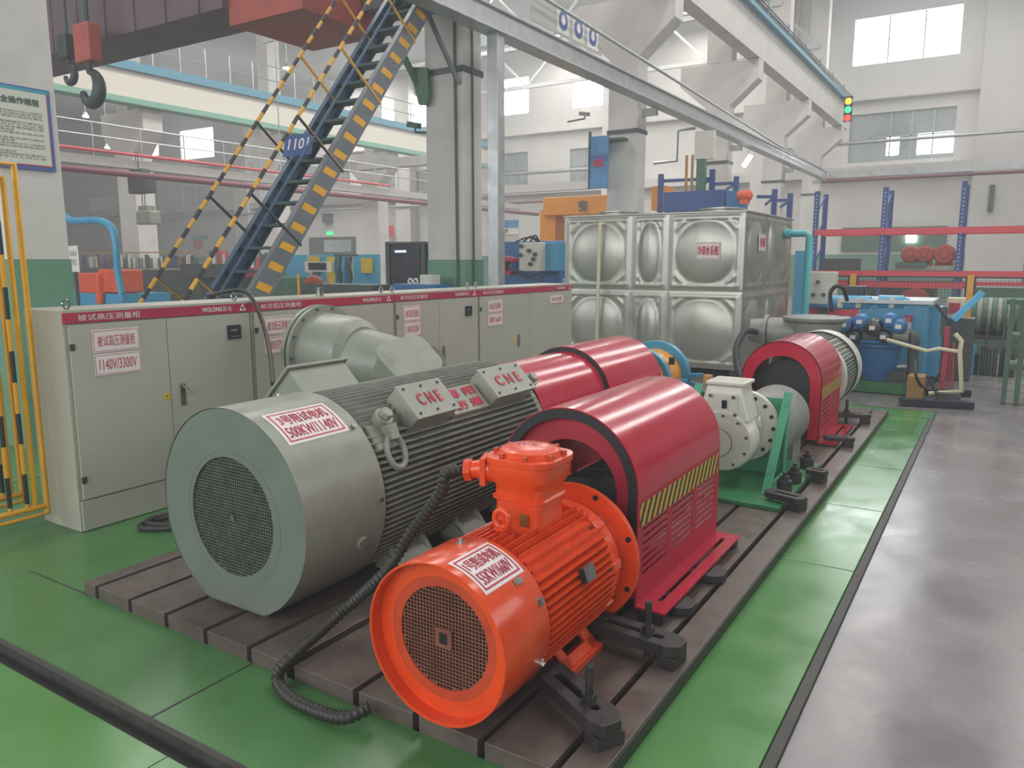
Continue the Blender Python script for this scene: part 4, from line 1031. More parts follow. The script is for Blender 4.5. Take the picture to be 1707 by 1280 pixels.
# extra sign on last cabinet, cable conduit strip on the gap of cabinet one and two
sign('notice_plate', (CX+.006, 7.42, 1.03), (0, 1, 0), (0, 0, 1), .30, .09, [('被试测量', (.12, .25, .88, .75))], label='small red lettered notice near the far top corner of the last cabinet', cat='sign')
b = MB(); b.cyl((CX-.1, 4.12, 1.236), (CX-.1, 4.12, 1.30), .028, 16); tag(b.build('cable_socket', 'nickel', smooth=40), 'short round metal socket standing on top of the second cabinet', 'socket')
pth = bez([at(345, 493, x=-4.35), at(395, 484, x=-4.3), at(420, 497, x=-4.2), at(440, 545, x=-4.0), at(450, 590, x=-3.7), at(455, 640, x=-3.2)], 10)
b = MB(); b.tube(pth, .013, 8); tag(b.build('power_cable', 'black_cable', smooth=60), 'black cable hanging over the first cabinets down to the grey motor', 'cable')
# coiled cable by the foot of the first cabinet
pts = []
for i in range(60):
    a = i/60*2*PI*2.3; pts.append((-3.86+.0*i+.24*math.cos(a)*.55+.10*math.sin(a), 2.57+.22*math.sin(a)+.0015*i, .02+.014*(i//26)))
b = MB(); b.tube(bez(pts, 2), .016, 8); tag(b.build('power_cable', 'black_cable', smooth=60), 'coil of black cable on the green floor at the foot of the first cabinet', 'cable')

# ================= striped barrier fence at the left =================
def barrier(x, y0, y1, z0, z1, n, label, dx=0., hingey=None):
    t = thing('barrier_fence', label, 'barrier', (x, (y0+y1)/2, z0))
    r = .017; X = lambda y: x+dx*(y1-y)
    b = MB(); b.tube([(X(y0), y0, z0), (X(y1), y1, z0), (X(y1), y1, z1), (X(y0), y0, z1)], r, 10); b.tube([(X(y0), y0, z0+.045), (X(y1), y1, z0+.045)], r, 8); b.tube([(X(y0), y0, z1-.07), (X(y1)-.004, y1-.06, z1-.07), (X(y1)-.004, y1-.06, z0+.045)], r*.9, 8)
    b.build('frame', 'safety_yellow', t, smooth=50)
    for k in range(n):
        y = y1-.055-.088*(k+.55)*1.0
        b = MB(); b.cyl((X(y), y, z0+.04), (X(y), y, z1-.07), .0125, 8); b.build('bar', 'hazard_fence', t, smooth=50)
    return t
barrier(-4.46, .9, 2.13, .09, 2.0, 9, 'yellow and black striped barrier gate at the left edge, in front of the first cabinet')
barrier(-4.80, 1.0, 2.16, .09, 2.0, 7, 'second striped barrier gate folded behind the one at the left edge')

# notice on the left column
PX = -6.493
p0, p1 = at(93, 287, x=PX), at(80, 152, x=PX)
zt, zb_ = p1.z, p0.z; ye = (p0.y+p1.y)/2
pw = .95
t = sign('notice_board', (PX, ye-pw, zb_), (0, 1, 0), (0, 0, 1), pw, zt-zb_, [], paper='poster_blue', label='large printed notice with blue border fixed to the white column at the left edge', cat='notice', thick=.012)
b = MB(); b.bb(PX+.012, PX+.014, ye-pw+.03, ye-.03, zb_+.04, zt-.03); pp = b.build('sheet', 'poster_paper', t)
b = MB(); b.bb(PX+.014, PX+.0155, ye-pw+.02, ye-.015, zt-.035, zt-.012); b.prism([(ye-pw+.2, zt-.035), (ye-.42, zt-.035), (ye-.5, zt-.10), (ye-pw+.3, zt-.13), (ye-pw+.1, zt-.12)], PX+.014, PX+.0155, 'yz'); b.build('teal_header', 'poster_teal', t)
T_ = MB(); fn = plane_fn((PX+.014, 0, 0), (0, 1, 0), (0, 0, 1), .002)
put_text(T_, '安全操作规程', (ye-.42, zt-.135, ye-.09, zt-.085), fn, .002)
lines_ = ['一、操作人员必须经过培训考核合格后方可上岗操作', '二、试验前应检查设备各部位接地是否良好', '三、检查电源电压是否正常仪表指示是否在零位', '四、试验时无关人员不得进入试验区域内部', '五、被试电机安装必须牢固联轴器防护罩到位', '六、通电前应确认警示灯工作正常', '七、升压过程应缓慢均匀并注意观察仪表', '八、发现异常声响冒烟等应立即切断电源', '九、试验结束后应将设备恢复至初始状态', '十、高压试验必须两人以上进行并有专人监护', '十一、拆接线必须在断电放电后进行操作', '十二、保持试验站内清洁通道畅通无阻']
nl = 18
for i in range(nl):
    if i in (3, 9, 14): continue
    z = zt-.185-(zt-zb_-.26)*i/nl; s_ = lines_[i % 12]; put_text(T_, s_, (ye-pw+.09+.05*(i % 3 == 0), z-.015, ye-.07-.22*((i*7) % 4 == 1), z), fn)
T_.build('lettering', 'text_dark', t)

# ================= stainless water tank =================
TX1, TY, TZ0, TZ1 = -2.77, 9.80, .10, 2.107
tk = thing('water_tank', 'large stainless steel panel water tank with round pressed domes, lettered in red', 'water tank', (-4.0, 11, 0))
def pressed_panel(org, ud, w, h, n=26):
    org, ud = Vector(org), Vector(ud).normalized(); vd = Vector((0, 0, 1)); nn = ud.cross(vd); nu = max(12, int(n*w)); b = MB(); vs = []; nv = n
    for j in range(nv+1):
        for i in range(nu+1):
            s, t_ = w*i/nu, h*j/nv; ex = min(s, w-s); ey = min(t_, h-t_); e = min(ex, ey)
            hh = 0
            hh += .014*math.exp(-((e-.07)/.018)**2) if e < .12 else 0
            qx = (s-w/2)/(w/2-.10); qy = (t_-h/2)/(h/2-.10); r = math.hypot(qx, qy)
            if r < 1: hh += .055*(1-r*r)**.8
            elif e > .10:
                k_ = (r-1.0); hh += .016*math.exp(-((r-1.22)/.05)**2)
            if e < .015: hh = -.004
            vs.append(org+ud*s+vd*t_+nn*hh)
    fs = [(j*(nu+1)+i, j*(nu+1)+i+1, (j+1)*(nu+1)+i+1, (j+1)*(nu+1)+i) for j in range(nv) for i in range(nu)]
    b.add(vs, fs); return b.build('pressed_panel', 'stainless', tk, smooth=80)
ph = (TZ1-TZ0)/2
xs_ = [-5.31, -4.29, -3.77, -2.77]
for r in range(2):
    for a, b_ in zip(xs_[:-1], xs_[1:]): pressed_panel((a, TY, TZ0+r*ph), (1, 0, 0), b_-a, ph, 44)
    for a, b_ in ((0, 1.0), (1.0, 1.5), (1.5, 2.5)): pressed_panel((TX1, TY+a, TZ0+r*ph), (0, 1, 0), b_-a, ph, 44)
b = MB(); b.bb(-5.31, TX1-.004, TY+.006, TY+2.5, TZ0, TZ1-.01); b.build('shell', 'stainless', tk)
b = MB(); b.bb(-5.34, TX1+.02, TY-.02, TY+2.52, TZ1-.012, TZ1+.012); b.build('roof', 'stainless', tk, bevel=.006)
for (x, y) in ((-4.75, TY+.55), (-3.25, TY+.6)):
    b = MB(); b.lathe([(TZ1+.01, .26), (TZ1+.05, .26), (TZ1+.06, .30), (TZ1+.075, .30), (TZ1+.085, .2), (TZ1+.10, .02)], (x, y, 0), 'z', 32); b.build('manhole_lid', 'stainless', tk, smooth=35)
for k in range(5):
    b = MB(); b.bb(-5.3+k*.6, -5.2+k*.6, TY+.02, TY+2.4, 0, TZ0); b.build('support_beam', 'dark_edge_steel', tk)
for r in (0, 1):
    for x in xs_[1:3]: pass
q0 = at(1160, 432, y=TY-.06); q1 = at(1201, 403, y=TY-.06)
sign('lettered_plate', (q0.x, TY-.062, q0.z), (1, 0, 0), (0, 0, 1), q1.x-q0.x, q1.z-q0.z, [('冷却水系统', (.07, .22, .93, .78))], parent=tk, bold=.003)
sign('lettered_plate', (TX1+.062, TY+.42, 1.62), (0, 1, 0), (0, 0, 1), .34, .22, [('冷却', (.15, .2, .85, .8))], parent=tk, bold=.006)
# pipes of the tank
xp = at(1000, 372, y=TY-.14).x
b = MB(); b.tube([(xp, TY+.02, 1.99), (xp, TY-.13, 1.99), (xp, TY-.14, 1.93), (xp-.02, TY-.14, .0)], .025, 12); tag(b.build('overflow_pipe', 'pvc_cream', smooth=50), 'thin white plastic pipe running down the front of the stainless tank', 'pipe')
b = MB(); y_ = TY+1.9; q = [(TX1+.03, y_, 1.88), (TX1+.12, y_, 1.88), (TX1+.33, y_, 1.88), (TX1+.38, y_, 1.83), (TX1+.38, y_, 0.0)]
b.tube(q, .05, 14); b.cyl((TX1+.06, y_, 1.88), (TX1+.12, y_, 1.88), .075, 14); tag(b.build('water_pipe', 'teal_pipe', smooth=50), 'teal water pipe leaving the right side of the tank and turning down', 'pipe')

# ================= blue staircase =================
XL, XR = -7.0, -6.36; SL = 1.254
sz = lambda y: 1.21+(y-5.3)*SL
st_ = thing('staircase', 'steep blue steel staircase with yellow and black striped handrails up to the crane platform', 'staircase', (-6.68, 6.3, 0))
y_b, y_t = 4.345, 8.25
for x, nm, m_ in ((XL, 'stringer', 'stair_blue'), (XR, 'stringer', 'stair_side_grey')):
    b = MB(); b.bar((x, y_b, sz(y_b)), (x, y_t, sz(y_t)), .012, .24, up=(0, -.78, .62))
    for s in (-1, 1):
        o = Vector((0, -.782*.114*s, .624*.114*s)); b.bar(Vector((x-.03*(1 if x == XR else -1), y_b, sz(y_b)))+o, Vector((x-.03*(1 if x == XR else -1), y_t, sz(y_t)))+o, .07, .012, up=(0, -.78, .62))
    so = b.build(nm, m_, st_)
    if x == XR:
        for k in range(23):
            yy = 4.5+k*.163; c = Vector((x+.0075, yy, sz(yy))); d = Vector((0, .624, .782)); u = Vector((0, -.782, .624)); 
            h = .085; w = .05
            b = MB(); q = [c+u*h-d*w*1.4, c+u*h+d*w*.3, c-u*h+d*w*1.4, c-u*h-d*w*.3]; b.add(q, [(0, 1, 2, 3)])
            b.build('hazard_mark', 'safety_yellow', so)
nst = 20
for k in range(nst):
    yy = y_b+.12+(y_t-y_b-.2)*k/(nst-1); b = MB(); b.bb(XL+.006, XR-.006, yy-.10, yy+.10, sz(yy)-.015, sz(yy)+.015); b.build('tread', 'tread_dark', st_)
for x in (XL, XR):
    b = MB(); b.tube([(x, 4.33, sz(4.33)+1.06), (x, 8.0, sz(8.0)+1.06)], .021, 10); b.build('handrail', 'hazard_rail', st_, smooth=50)
    b = MB(); b.tube([(x, 4.40, sz(4.40)+.62), (x, 8.1, sz(8.1)+.62)], .016, 8); b.build('mid_rail', 'stair_blue', st_, smooth=50) if x == XR else None
    for k in range(6):
        yy = 4.55+k*.66; p = Vector((x, yy, sz(yy)+1.06)); b = MB(); b.tube([p, p+Vector((0, .782, -.624))*.80], .016, 8); b.build('rail_post', 'hazard_rail', st_, smooth=50)
# height plate hung on the stringer
p = at(522, 238, x=XR-.1); sign('number_plate', (XR-.45, p.y-.12, p.z-.14), (1, 0, 0), (0, .25, .97), .44, .24, [('1101', (.15, .3, .85, .8))], paper='poster_blue', ink='white_print', border=False, label='small blue plate lettered 1101 hanging between the stair stringers', cat='sign', bold=.004)

# platform at the stair head, brackets
t = thing('crane_platform', 'dark steel landing above the staircase head, carried by braces on the big column', 'platform', (-6.7, 8.3, 5.0))
b = MB(); b.bb(-7.7, -6.28, 8.36, 8.98, 5.02, 5.08); b.build('deck', 'frame_dark', t)
for y in (8.41, 8.9):
    b = MB(); b.bb(-7.7, -6.28, y-.05, y+.05, 4.86, 5.02); b.build('deck_beam', 'stair_side_grey', t)
for x in (-7.55, -6.3):
    b = MB(); b.bb(x-.05, x+.05, 8.46, 8.85, 4.86, 5.02); b.build('deck_beam', 'stair_side_grey', t)
b = MB(); b.bar((-7.45, 8.45, 4.86), (-7.2, 8.96, 3.85), .07, .07); b.build('brace', 'machine_green', t)
b = MB(); b.bar((-6.75, 8.45, 4.86), (-6.55, 8.97, 3.9), .05, .05); b.build('brace', 'stair_side_grey', t)
b = MB(); q0 = at(684, 112, y=8.9); q1 = at(716, 160, y=8.9)
b.prism([(q0.x, q0.z), (q1.x-.02, q0.z-.05), (q1.x, q1.z), (q1.x-.05, q1.z-.12), (q0.x+.15, q1.z-.1)], 8.88, 8.93)
tag(b.build('bracket_plate', 'machine_green'), 'dark green steel bracket plate fixed to the left side of the big column', 'bracket')

# galvanised beam on its post
t = thing('monorail_beam', 'long galvanised steel box beam running past the columns to the far wall', 'steel beam', (-6.12, 19, 4.7))
b = MB(); b.bb(-6.22, -6.02, 7.4, 31.9, 4.56, 4.80); b.bb(-6.26, -5.98, 7.4, 31.9, 4.80, 4.83); b.bb(-6.26, -5.98, 7.4, 31.9, 4.53, 4.56); b.build('beam', 'galvanised', t, bevel=.004)
t2 = thing('beam_post', 'bright galvanised square post standing right of the big column under the long beam', 'post', (-6.12, 9.2, 0))
b = MB(); b.bb(-6.20, -6.03, 9.15, 9.33, 0, 4.53); b.build('shaft', 'galvanised', t2, bevel=.006)
b = MB(); b.bb(-6.26, -5.97, 9.08, 9.38, 0, .02); b.build('foot_plate', 'galvanised', t2)
for y in (15.2, 21.2, 27.2, 31.8):
    b = MB(); b.bb(-6.52, -6.2, y, y+.12, 4.4, 4.54); b.build('wall_bracket', 'galvanised', t)
b = MB(); b.tube([(-5.83, 6, 5.28), (-5.83, 24, 4.78), (-5.83, 30, 4.75)], .028, 8); tag(b.build('conduit_pipe', 'galvanised', smooth=50), 'thin dark conduit pipe running above the galvanised beam', 'pipe')
# cross beam and pipes on the far wall
b = MB(); b.bb(-5.95, 12, 31.92, 32.1, 4.58, 4.82); tag(b.build('cross_beam', 'galvanised'), 'grey steel cross beam from the end of the long galvanised beam to the right', 'steel beam')
b = MB(); b.tube([(-7.5, 34.9, 4.75), (12, 34.9, 4.75)], .07, 10); tag(b.build('fire_main', 'pipe_maroon', smooth=50), 'maroon fire main pipe under the far ledge on the right', 'pipe')
b = MB(); b.tube([(-8.2, 34.5, 6.15), (12, 34.5, 6.2)], .07, 10); tag(b.build('air_pipe', 'galvanised', smooth=50), 'pale pipe crossing below the far barred window', 'pipe')
# safety signs over the beam
q = at(915, 30, x=-6.02); 
t = sign('safety_board', (-5.99, 9.95, 4.86), (0, 1, 0), (0, 0, 1), 2.3, .42, [], paper='concrete_grey', label='row of round blue safety symbols on a grey board above the galvanised beam', cat='sign', border=False)
for k, (yc, pm) in enumerate([(10.9, 'poster_paper'), (11.4, 'poster_paper'), (11.9, 'label_white')]):
    b = MB(); b.bb(-5.984, -5.982, yc-.2, yc+.2, 4.90, 5.25); q_ = b.build('symbol_card', pm, t)
    b = MB(); b.prism([(yc+.14*math.cos(a), 5.09+.14*math.sin(a)) for a in [2*PI*i/28 for i in range(28)]], -5.982, -5.979, 'yz'); b.build('blue_disc', 'poster_blue', q_)
    b = MB(); b.prism([(yc+.06*math.cos(a), 5.10+.075*math.sin(a)) for a in [2*PI*i/16 for i in range(16)]], -5.979, -5.977, 'yz'); b.build('white_figure', 'label_white', q_)
# traffic light signal
t = thing('signal_light', 'yellow green red crane signal lights on the far end of the white runway beam', 'signal light', (-5.58, 32, 6.9))
b = MB(); b.bb(-5.58, -5.30, 32.0, 32.1, 6.62, 7.5); b.build('housing', 'screen_dark', t)
b = MB(); b.bb(-5.75, -5.30, 32.1, 32.14, 7.5, 7.545); b.build('bracket', 'frame_dark', t)
for z, m_ in ((7.35, 'signal_yellow'), (7.05, 'signal_green'), (6.75, 'signal_red')):
    b = MB(); b.lathe([(31.93, .02), (31.95, .10), (32.0, .12)], (-5.44, 0, z), caps=False, seg=20); b.build('lamp', m_, t)

# ================= overhead crane of the left bay =================
t = thing('overhead_crane', 'big brown and red overhead crane girder across the upper left', 'overhead crane', (-12.5, 8.5, 6))
GYc = 7.2
zg = at(220, 53, y=GYc).z; xr = at(372, 28, y=GYc).x
b = MB(); b.bb(-23.5, xr, GYc, GYc+.9, zg, zg+1.5); b.build('near_girder', 'crane_brown', t)
zr = at(398, 34, y=GYc).z; xa = xr-.6
b = MB(); b.bb(xr+.0, -7.75, GYc+.1, GYc+1.6, zr, zr+.9); b.build('end_carriage', 'crane_red', t)
b = MB(); b.bb(-23.5, xr, GYc+3.2, GYc+3.9, zg+1.5, zg+2.4); b.build('far_girder', 'crane_red', t)
b = MB(); b.bb(-14, xr+.5, GYc+.9, GYc+3.2, zg+1.5, zg+1.55); b.build('walkway_plate', 'crane_red', t)
for k in range(10):
    b = MB(); x = xr-.5-k*.75; b.bb(x-.02, x+.02, GYc-.02, GYc, zg, zg+1.5); b.build('stiffener', 'crane_brown', t)
for (u, v0, v1, big) in ((115, 95, 118, False), (150, 100, 150, True)):
    p = at(u, (v0+v1)/2, y=6.8)
    t = thing('crane_hook', 'large dark crane hook on a red block, hanging upper left' if big else 'small dark crane hook hanging beside the large one', 'crane hook', p)
    s = .85 if big else .5; zt_ = at(u, v0-8, y=6.8).z
    b = MB(); b.cyl((p.x, 6.8, zt_), (p.x, 6.8, 5.9), .05 if big else .03, 8); b.build('rope', 'frame_dark', t)
    b = MB(); b.bb(p.x-.12*s*2, p.x+.12*s*2, 6.7, 6.9, zt_-.1, zt_+.32*s*1.6); b.build('hook_block', 'crane_red' if big else 'hook_dark', t, bevel=.02)
    c = Vector((p.x, 6.8, zt_-.1-.42*s)); pts = [c+Vector((.0, 0, .42*s))]+[c+Vector((math.cos(a)*.26*s, 0, math.sin(a)*.26*s)) for a in [math.radians(90-20*i) for i in range(14)]]
    b = MB(); b.tube(pts, [.06*s]+[.055*s+.06*s*math.sin(PI*i/13) for i in range(14)], 10); b.build('hook', 'hook_dark', t, smooth=50)
# ================= things beyond the cabinets (left bay) =================
def pbox(name, u0, v0, u1, v1, y, depth, m_, label=None, cat=None, parent=None, group=None, bevel=0., floor=False):
    um, vm = (u0+u1)/2, (v0+v1)/2
    x0 = at(u0, vm, y=y).x; x1 = at(u1, vm, y=y).x; z1 = at(um, v0, y=y).z; z0 = 0 if floor else at(um, v1, y=y).z
    b = MB(); b.bb(x0, x1, y, y+depth, z0, z1); o = b.build(name, m_, parent, bevel=bevel)
    if label: tag(o, label, cat, group)
    return o
def pthing(name, u, v, y, label, cat, group=None):
    p = at(u, v, y=y); return thing(name, label, cat, (p.x, y, 0), group)

# orange headstock machine
t = pthing('drilling_machine', 165, 470, 7.5, 'orange red machine head on a blue base, left of the staircase foot', 'machine')
pbox('machine_head', 130, 455, 163, 489, 7.5, .5, 'machine_orange', parent=t, bevel=.03); pbox('machine_head_end', 163, 449, 194, 488, 7.6, .5, 'machine_orange', parent=t, bevel=.03)
pbox('base', 118, 489, 205, 560, 7.5, .9, 'sky_blue_paint', parent=t, floor=True)
b = MB(); b.cyl(at(167, 488, y=7.45), at(167, 505, y=7.45), .07, 12); b.build('spindle', 'machine_orange', t)
# gooseneck pipe
pts = bez([at(108, 360, y=6.6), at(120, 368, y=6.6), at(165, 368, y=6.6), at(186, 380, y=6.6), at(193, 410, y=6.6), at(196, 450, y=6.6), at(203, 490, y=6.6)], 6)
b = MB(); b.tube(pts[:24], .055, 10); b.tube(pts[22:], .05, 10)
p = pts[-1]; b.cyl(p, (p.x, p.y, 0), .05, 10)
tag(b.build('gooseneck_pipe', 'sky_blue_paint', smooth=50), 'bent blue pipe rising beside the left column and turning toward it', 'pipe')
sign('paper_notice', (at(115, 453, y=5.6).x, 5.6, at(115, 453, y=5.6).z), (1, 0, 0), (0, 0, 1), .27, .34, [('注意事项', (.15, .6, .85, .8)), ('配电室', (.2, .25, .8, .5))], ink='text_dark', border=False, label='white paper notice on a post beside the dark foot of the left column', cat='notice')
b = MB(); b.bb(at(115, 453, y=5.6).x+.1, at(115, 453, y=5.6).x+.14, 5.605, 5.64, 0, 1.65); tag(b.build('notice_post', 'frame_dark'), 'thin dark post behind the white paper notice', 'post')
# long dark lathe
t = pthing('lathe', 265, 470, 11.5, 'long dark brown lathe bed beyond the first cabinet', 'lathe')
pbox('bed', 205, 449, 335, 560, 11.5, 1.2, 'machine_dark', parent=t, floor=True, bevel=.02); pbox('headstock', 300, 440, 335, 462, 11.4, .8, 'machine_dark', parent=t)
b = MB(); p = at(288, 488, y=11.4); b.cyl(p, p-Vector((0, .06, 0)), .09, 14); b.build('hand_wheel', 'nickel', t)
t = pthing('lathe', 400, 475, 13.2, 'green and dark lathe seen between the stair stringers', 'lathe')
pbox('bed', 345, 462, 478, 560, 13.2, .7, 'machine_green', parent=t, floor=True); pbox('red_chuck_guard', 352, 452, 372, 482, 13.0, .19, 'machine_orange', parent=t); pbox('tool_post', 400, 446, 425, 462, 13.0, .4, 'pipe_red', parent=t)
# parts rack: many upright shafts of a storage row
cols_ = ['white_enamel', 'machine_dark', 'deep_blue_paint', 'motor_grey', 'machine_dark', 'moss_green', 'motor_red', 'white_enamel']
t = pthing('parts_rack', 230, 435, 15, 'long rack of upright shafts and rotors behind the lathe', 'rack')
pbox('shelf', 138, 447, 335, 560, 15.0, 1.0, 'machine_dark', parent=t, floor=True); pbox('top_rail', 112, 420, 335, 422, 15.0, .05, 'timber', parent=t)
random.seed(3)
for k in range(46):
    u = 140+k*4.2; h = random.choice((424, 426, 430, 428)); c_ = random.choice(cols_)
    x = at(u, 440, y=15.3).x; z1 = at(u, h, y=15.3).z; z0 = at(236, 447, y=15).z; b = MB(); b.cyl((x, 15.3, z0), (x, 15.3, z1), random.choice((.025, .03, .045, .05)), 8, random.choice((.02, .03, .05)))
    o = tag(b.build('rotor_shaft', c_), 'small upright shaft standing in the long parts rack behind the lathe', 'shaft', 'shafts in the long parts rack')
for k in range(26):
    u = 352+k*4.6; h = random.choice((420, 424, 428, 418)); c_ = random.choice(cols_+['pipe_red', 'motor_red'])
    x = at(u, 440, y=17.1).x; z1 = at(u, h, y=17.1).z; z0 = at(409, 446, y=16.8).z; b = MB(); b.cyl((x, 17.1, z0), (x, 17.1, z1), random.choice((.04, .06, .08)), 8)
    tag(b.build('rotor_shaft', c_), 'small upright part on the low bench seen through the staircase', 'shaft', 'parts on the bench behind the staircase')
pbox('work_bench', 340, 446, 478, 560, 16.8, 1.0, 'machine_green', 'low green bench seen through the staircase', 'bench', floor=True)
# blue boards with yellow boxes, hoses
t = pthing('partition', 555, 440, 14, 'sky blue partition boards beyond the second cabinet, hung with yellow boxes', 'partition')
pbox('board', 478, 425, 513, 500, 14, .06, 'tank_blue', parent=t, floor=True); pbox('board', 530, 424, 572, 500, 14.05, .06, 'tank_blue', parent=t, floor=True); pbox('board', 590, 424, 632, 500, 14, .06, 'tank_blue', parent=t, floor=True)
pbox('yellow_panel', 513, 428, 530, 455, 13.9, .08, 'warn_yellow', parent=t); pbox('yellow_panel', 545, 428, 556, 475, 13.9, .08, 'warn_yellow', parent=t); pbox('yellow_panel', 602, 430, 618, 455, 13.9, .08, 'warn_yellow', parent=t)
t = pthing('machine_monitor', 530, 443, 13, 'pale framed dark monitor in front of the blue boards', 'monitor')
pbox('case', 508, 436, 546, 453, 13, .12, 'white_enamel', parent=t); pbox('screen', 514, 438, 543, 450, 12.98, .02, 'screen_dark', parent=t); pbox('stand', 522, 453, 530, 500, 13.02, .1, 'frame_dark', parent=t, floor=True)
for k in range(7):
    u = 560+k*4.2; pts = [at(u, 428, y=12.6), at(u-2+3*(k % 2), 445, y=12.55), at(u+1, 462, y=12.6), at(u-1, 482, y=12.6)]
    pts.append((pts[-1].x, 12.6, .6))
    b = MB(); b.tube(bez(pts, 5), .028, 6); tag(b.build('air_hose', ['blue_paint', 'moss_green', 'black_cable', 'sky_blue_paint'][k % 4]), 'one of the blue and green hoses hanging in a bundle before the blue boards', 'hose', 'hoses in the hanging bundle')
pbox('hose_stand', 556, 424, 594, 427, 12.6, .06, 'frame_dark', 'dark bar holding the bundle of blue and green hoses', 'rack')
b = MB(); q = at(575, 430, y=12.65); b.bb(q.x-.03, q.x+.03, 12.66, 12.72, 0, q.z); tag(b.build('hose_post', 'frame_dark'), 'post behind the bundle of hanging hoses', 'post')
# black glass cabinet
t = pthing('test_booth', 680, 440, 11, 'black framed glass booth with a small lit display, left of the big column', 'booth')
pbox('case', 645, 406, 722, 500, 11, .8, 'screen_dark', parent=t, floor=True, bevel=.02); pbox('glass', 652, 411, 700, 468, 10.98, .02, 'screen_dark', parent=t); pbox('lit_display', 658, 417, 676, 421, 10.96, .02, 'screen_glow', parent=t)
for u in (643, 702): pbox('frame_post', u, 403, u+6, 500, 10.95, .06, 'frame_dark', parent=t, floor=True)
pbox('frame_rail', 643, 403, 722, 407, 10.94, .06, 'frame_dark', parent=t)
# helmet-like red and white parts, white box
b = MB(); p = at(525, 463, y=9); b.lathe([(-.14, .02), (-.1, .1), (0, .14), (.1, .1), (.14, .02)], p, 'x', 16, caps=True)
pbox('parts_cart', 500, 474, 620, 520, 9, .5, 'frame_dark', 'dark low cart behind the second cabinet carrying a red cap', 'cart', floor=True)
b2 = MB(); p = at(523, 469, y=9.2); b2.lathe([(p.z-.03, .17), (p.z+.02, .15), (p.z+.08, .1), (p.z+.1, .02)], (p.x, p.y, 0), 'z', 20, caps=True); tag(b2.build('red_dome', 'motor_red', smooth=40), 'dark red rounded cap lying on the low cart behind the second cabinet', 'cap')
pbox('white_box', 700, 458, 719, 474, 8.6, .2, 'white_enamel', 'small white lettered box left of the green column foot, behind the cabinets', 'box')
t = pthing('low_cart', 690, 480, 8.5, 'blue low cart carrying white fittings beside the column foot', 'cart')
pbox('deck', 655, 474, 722, 480, 8.5, .44, 'blue_paint', parent=t); pbox('skirt', 655, 480, 722, 540, 8.52, .4, 'blue_paint', parent=t, floor=True)
for u in (684, 693):
    b = MB(); torus(b, at(u, 469, y=8.6), .035, .035, .014, (1, 0, 0), (0, 0, 1), 16, 8); tag(b.build('ring_fitting', 'white_enamel', smooth=50), 'white ring fitting on the blue low cart, %s one' % ('left' if u == 684 else 'right'), 'fitting')
# short yellow posts
for u in (497, 547):
    p = at(u, 457, y=8.2 if u == 497 else 9.4); b = MB(); b.cyl((p.x, p.y, 0), p, .02, 8); tag(b.build('marker_post', 'safety_yellow'), 'thin yellow marker post behind the second cabinet, %s one' % ('left' if u == 497 else 'right'), 'post')

# blue machine right of the post
t = pthing('press_machine', 875, 440, 11.6, 'blue machine with a white control box and red lever, right of the galvanised post', 'machine')
pbox('body', 818, 402, 931, 520, 11.6, 1.4, 'blue_paint', parent=t, floor=True, bevel=.02); pbox('side_tank', 899, 404, 931, 452, 11.3, .3, 'sky_blue_paint', parent=t, bevel=.01)
cb = pbox('control_box', 865, 404, 899, 452, 11.1, .3, 'white_enamel', parent=t, bevel=.01)
for (u, v) in ((869, 410), (868, 425), (882, 418), (889, 432), (884, 440), (892, 424)):
    b = MB(); p = at(u, v, y=11.08); b.cyl(p, p-Vector((0, .03, 0)), .035, 12); b.build('knob', 'frame_dark', cb)
b = MB(); q = [(822, 432), (838, 426), (857, 430), (858, 437), (846, 436), (840, 444), (846, 452), (857, 452), (852, 459), (836, 457), (824, 446)]
pp_ = [at(u, v, y=11.2) for u, v in q]; b.prism([(p.x, p.z) for p in pp_], 11.15, 11.35); b.build('red_lever', 'motor_red' if False else 'crimson_band', t, bevel=.01)
b = MB(); b.tube(bez([at(868, 452, y=11.1), at(880, 462, y=11.05), at(900, 456, y=11.1), at(905, 470, y=11.1)], 6), .02, 6); b.build('cable', 'black_cable', t)
for k in range(3):
    b = MB(); b.tube(bez([at(860+k*12, 403, y=11.5), at(880+k*6, 396-k*2, y=11.4), at(900, 404, y=11.5)], 6), .015, 6); b.build('cable', 'black_cable', t)
# orange gantry legs
t = pthing('gantry_frame', 940, 350, 17, 'orange gantry frame with a dark character painted on it, left of the second column', 'gantry')
pbox('leg', 900, 350, 925, 520, 17, .5, 'gantry_orange', parent=t, floor=True); gb_ = pbox('cross_beam', 905, 327, 1012, 358, 16.9, .7, 'gantry_orange', parent=t, bevel=.02)
b = MB(); p = at(965, 352, y=16.88); put_text(b, '安', (0, 0, .22, .25), plane_fn(p, (1, 0, 0), (0, 0, 1), .01), .012); b.build('lettering', 'text_dark', gb_)
pbox('cross_beam', 1086, 310, 1110, 350, 17, .5, 'gantry_orange', parent=t)
# posters on columns / wall
t = pbox('wall_poster', 823, 367, 864, 391, 22, .05, 'poster_paper', 'pale poster with blue top band on the far wall right of the post', 'poster')
pbox('blue_band', 823, 367, 864, 379, 21.98, .02, 'bright_blue_poster', parent=t)
b = MB(); p = at(826, 389, y=21.97); put_text(b, '安全生产', (0, 0, .5, .14), plane_fn(p, (1, 0, 0), (0, 0, 1), .005), .008); b.build('lettering', 'text_dark', t)
pbox('poster_stand', 823, 391, 864, 560, 22.02, .04, 'concrete_grey', 'grey partition panel under the pale poster with blue band', 'panel', floor=True)
p = at(984, 228, y=14.7); z0 = at(984, 315, y=14.7).z
t = thing('hanging_banner', 'blue printed banner with red characters hanging on the left of the second column', 'banner', (p.x, 14.7, p.z))
b = MB(); q = at(1014, 228, y=14.7); b.bb(p.x, q.x, 14.70, 14.74, z0, p.z); bn = b.build('sheet', 'bright_blue_poster', t)
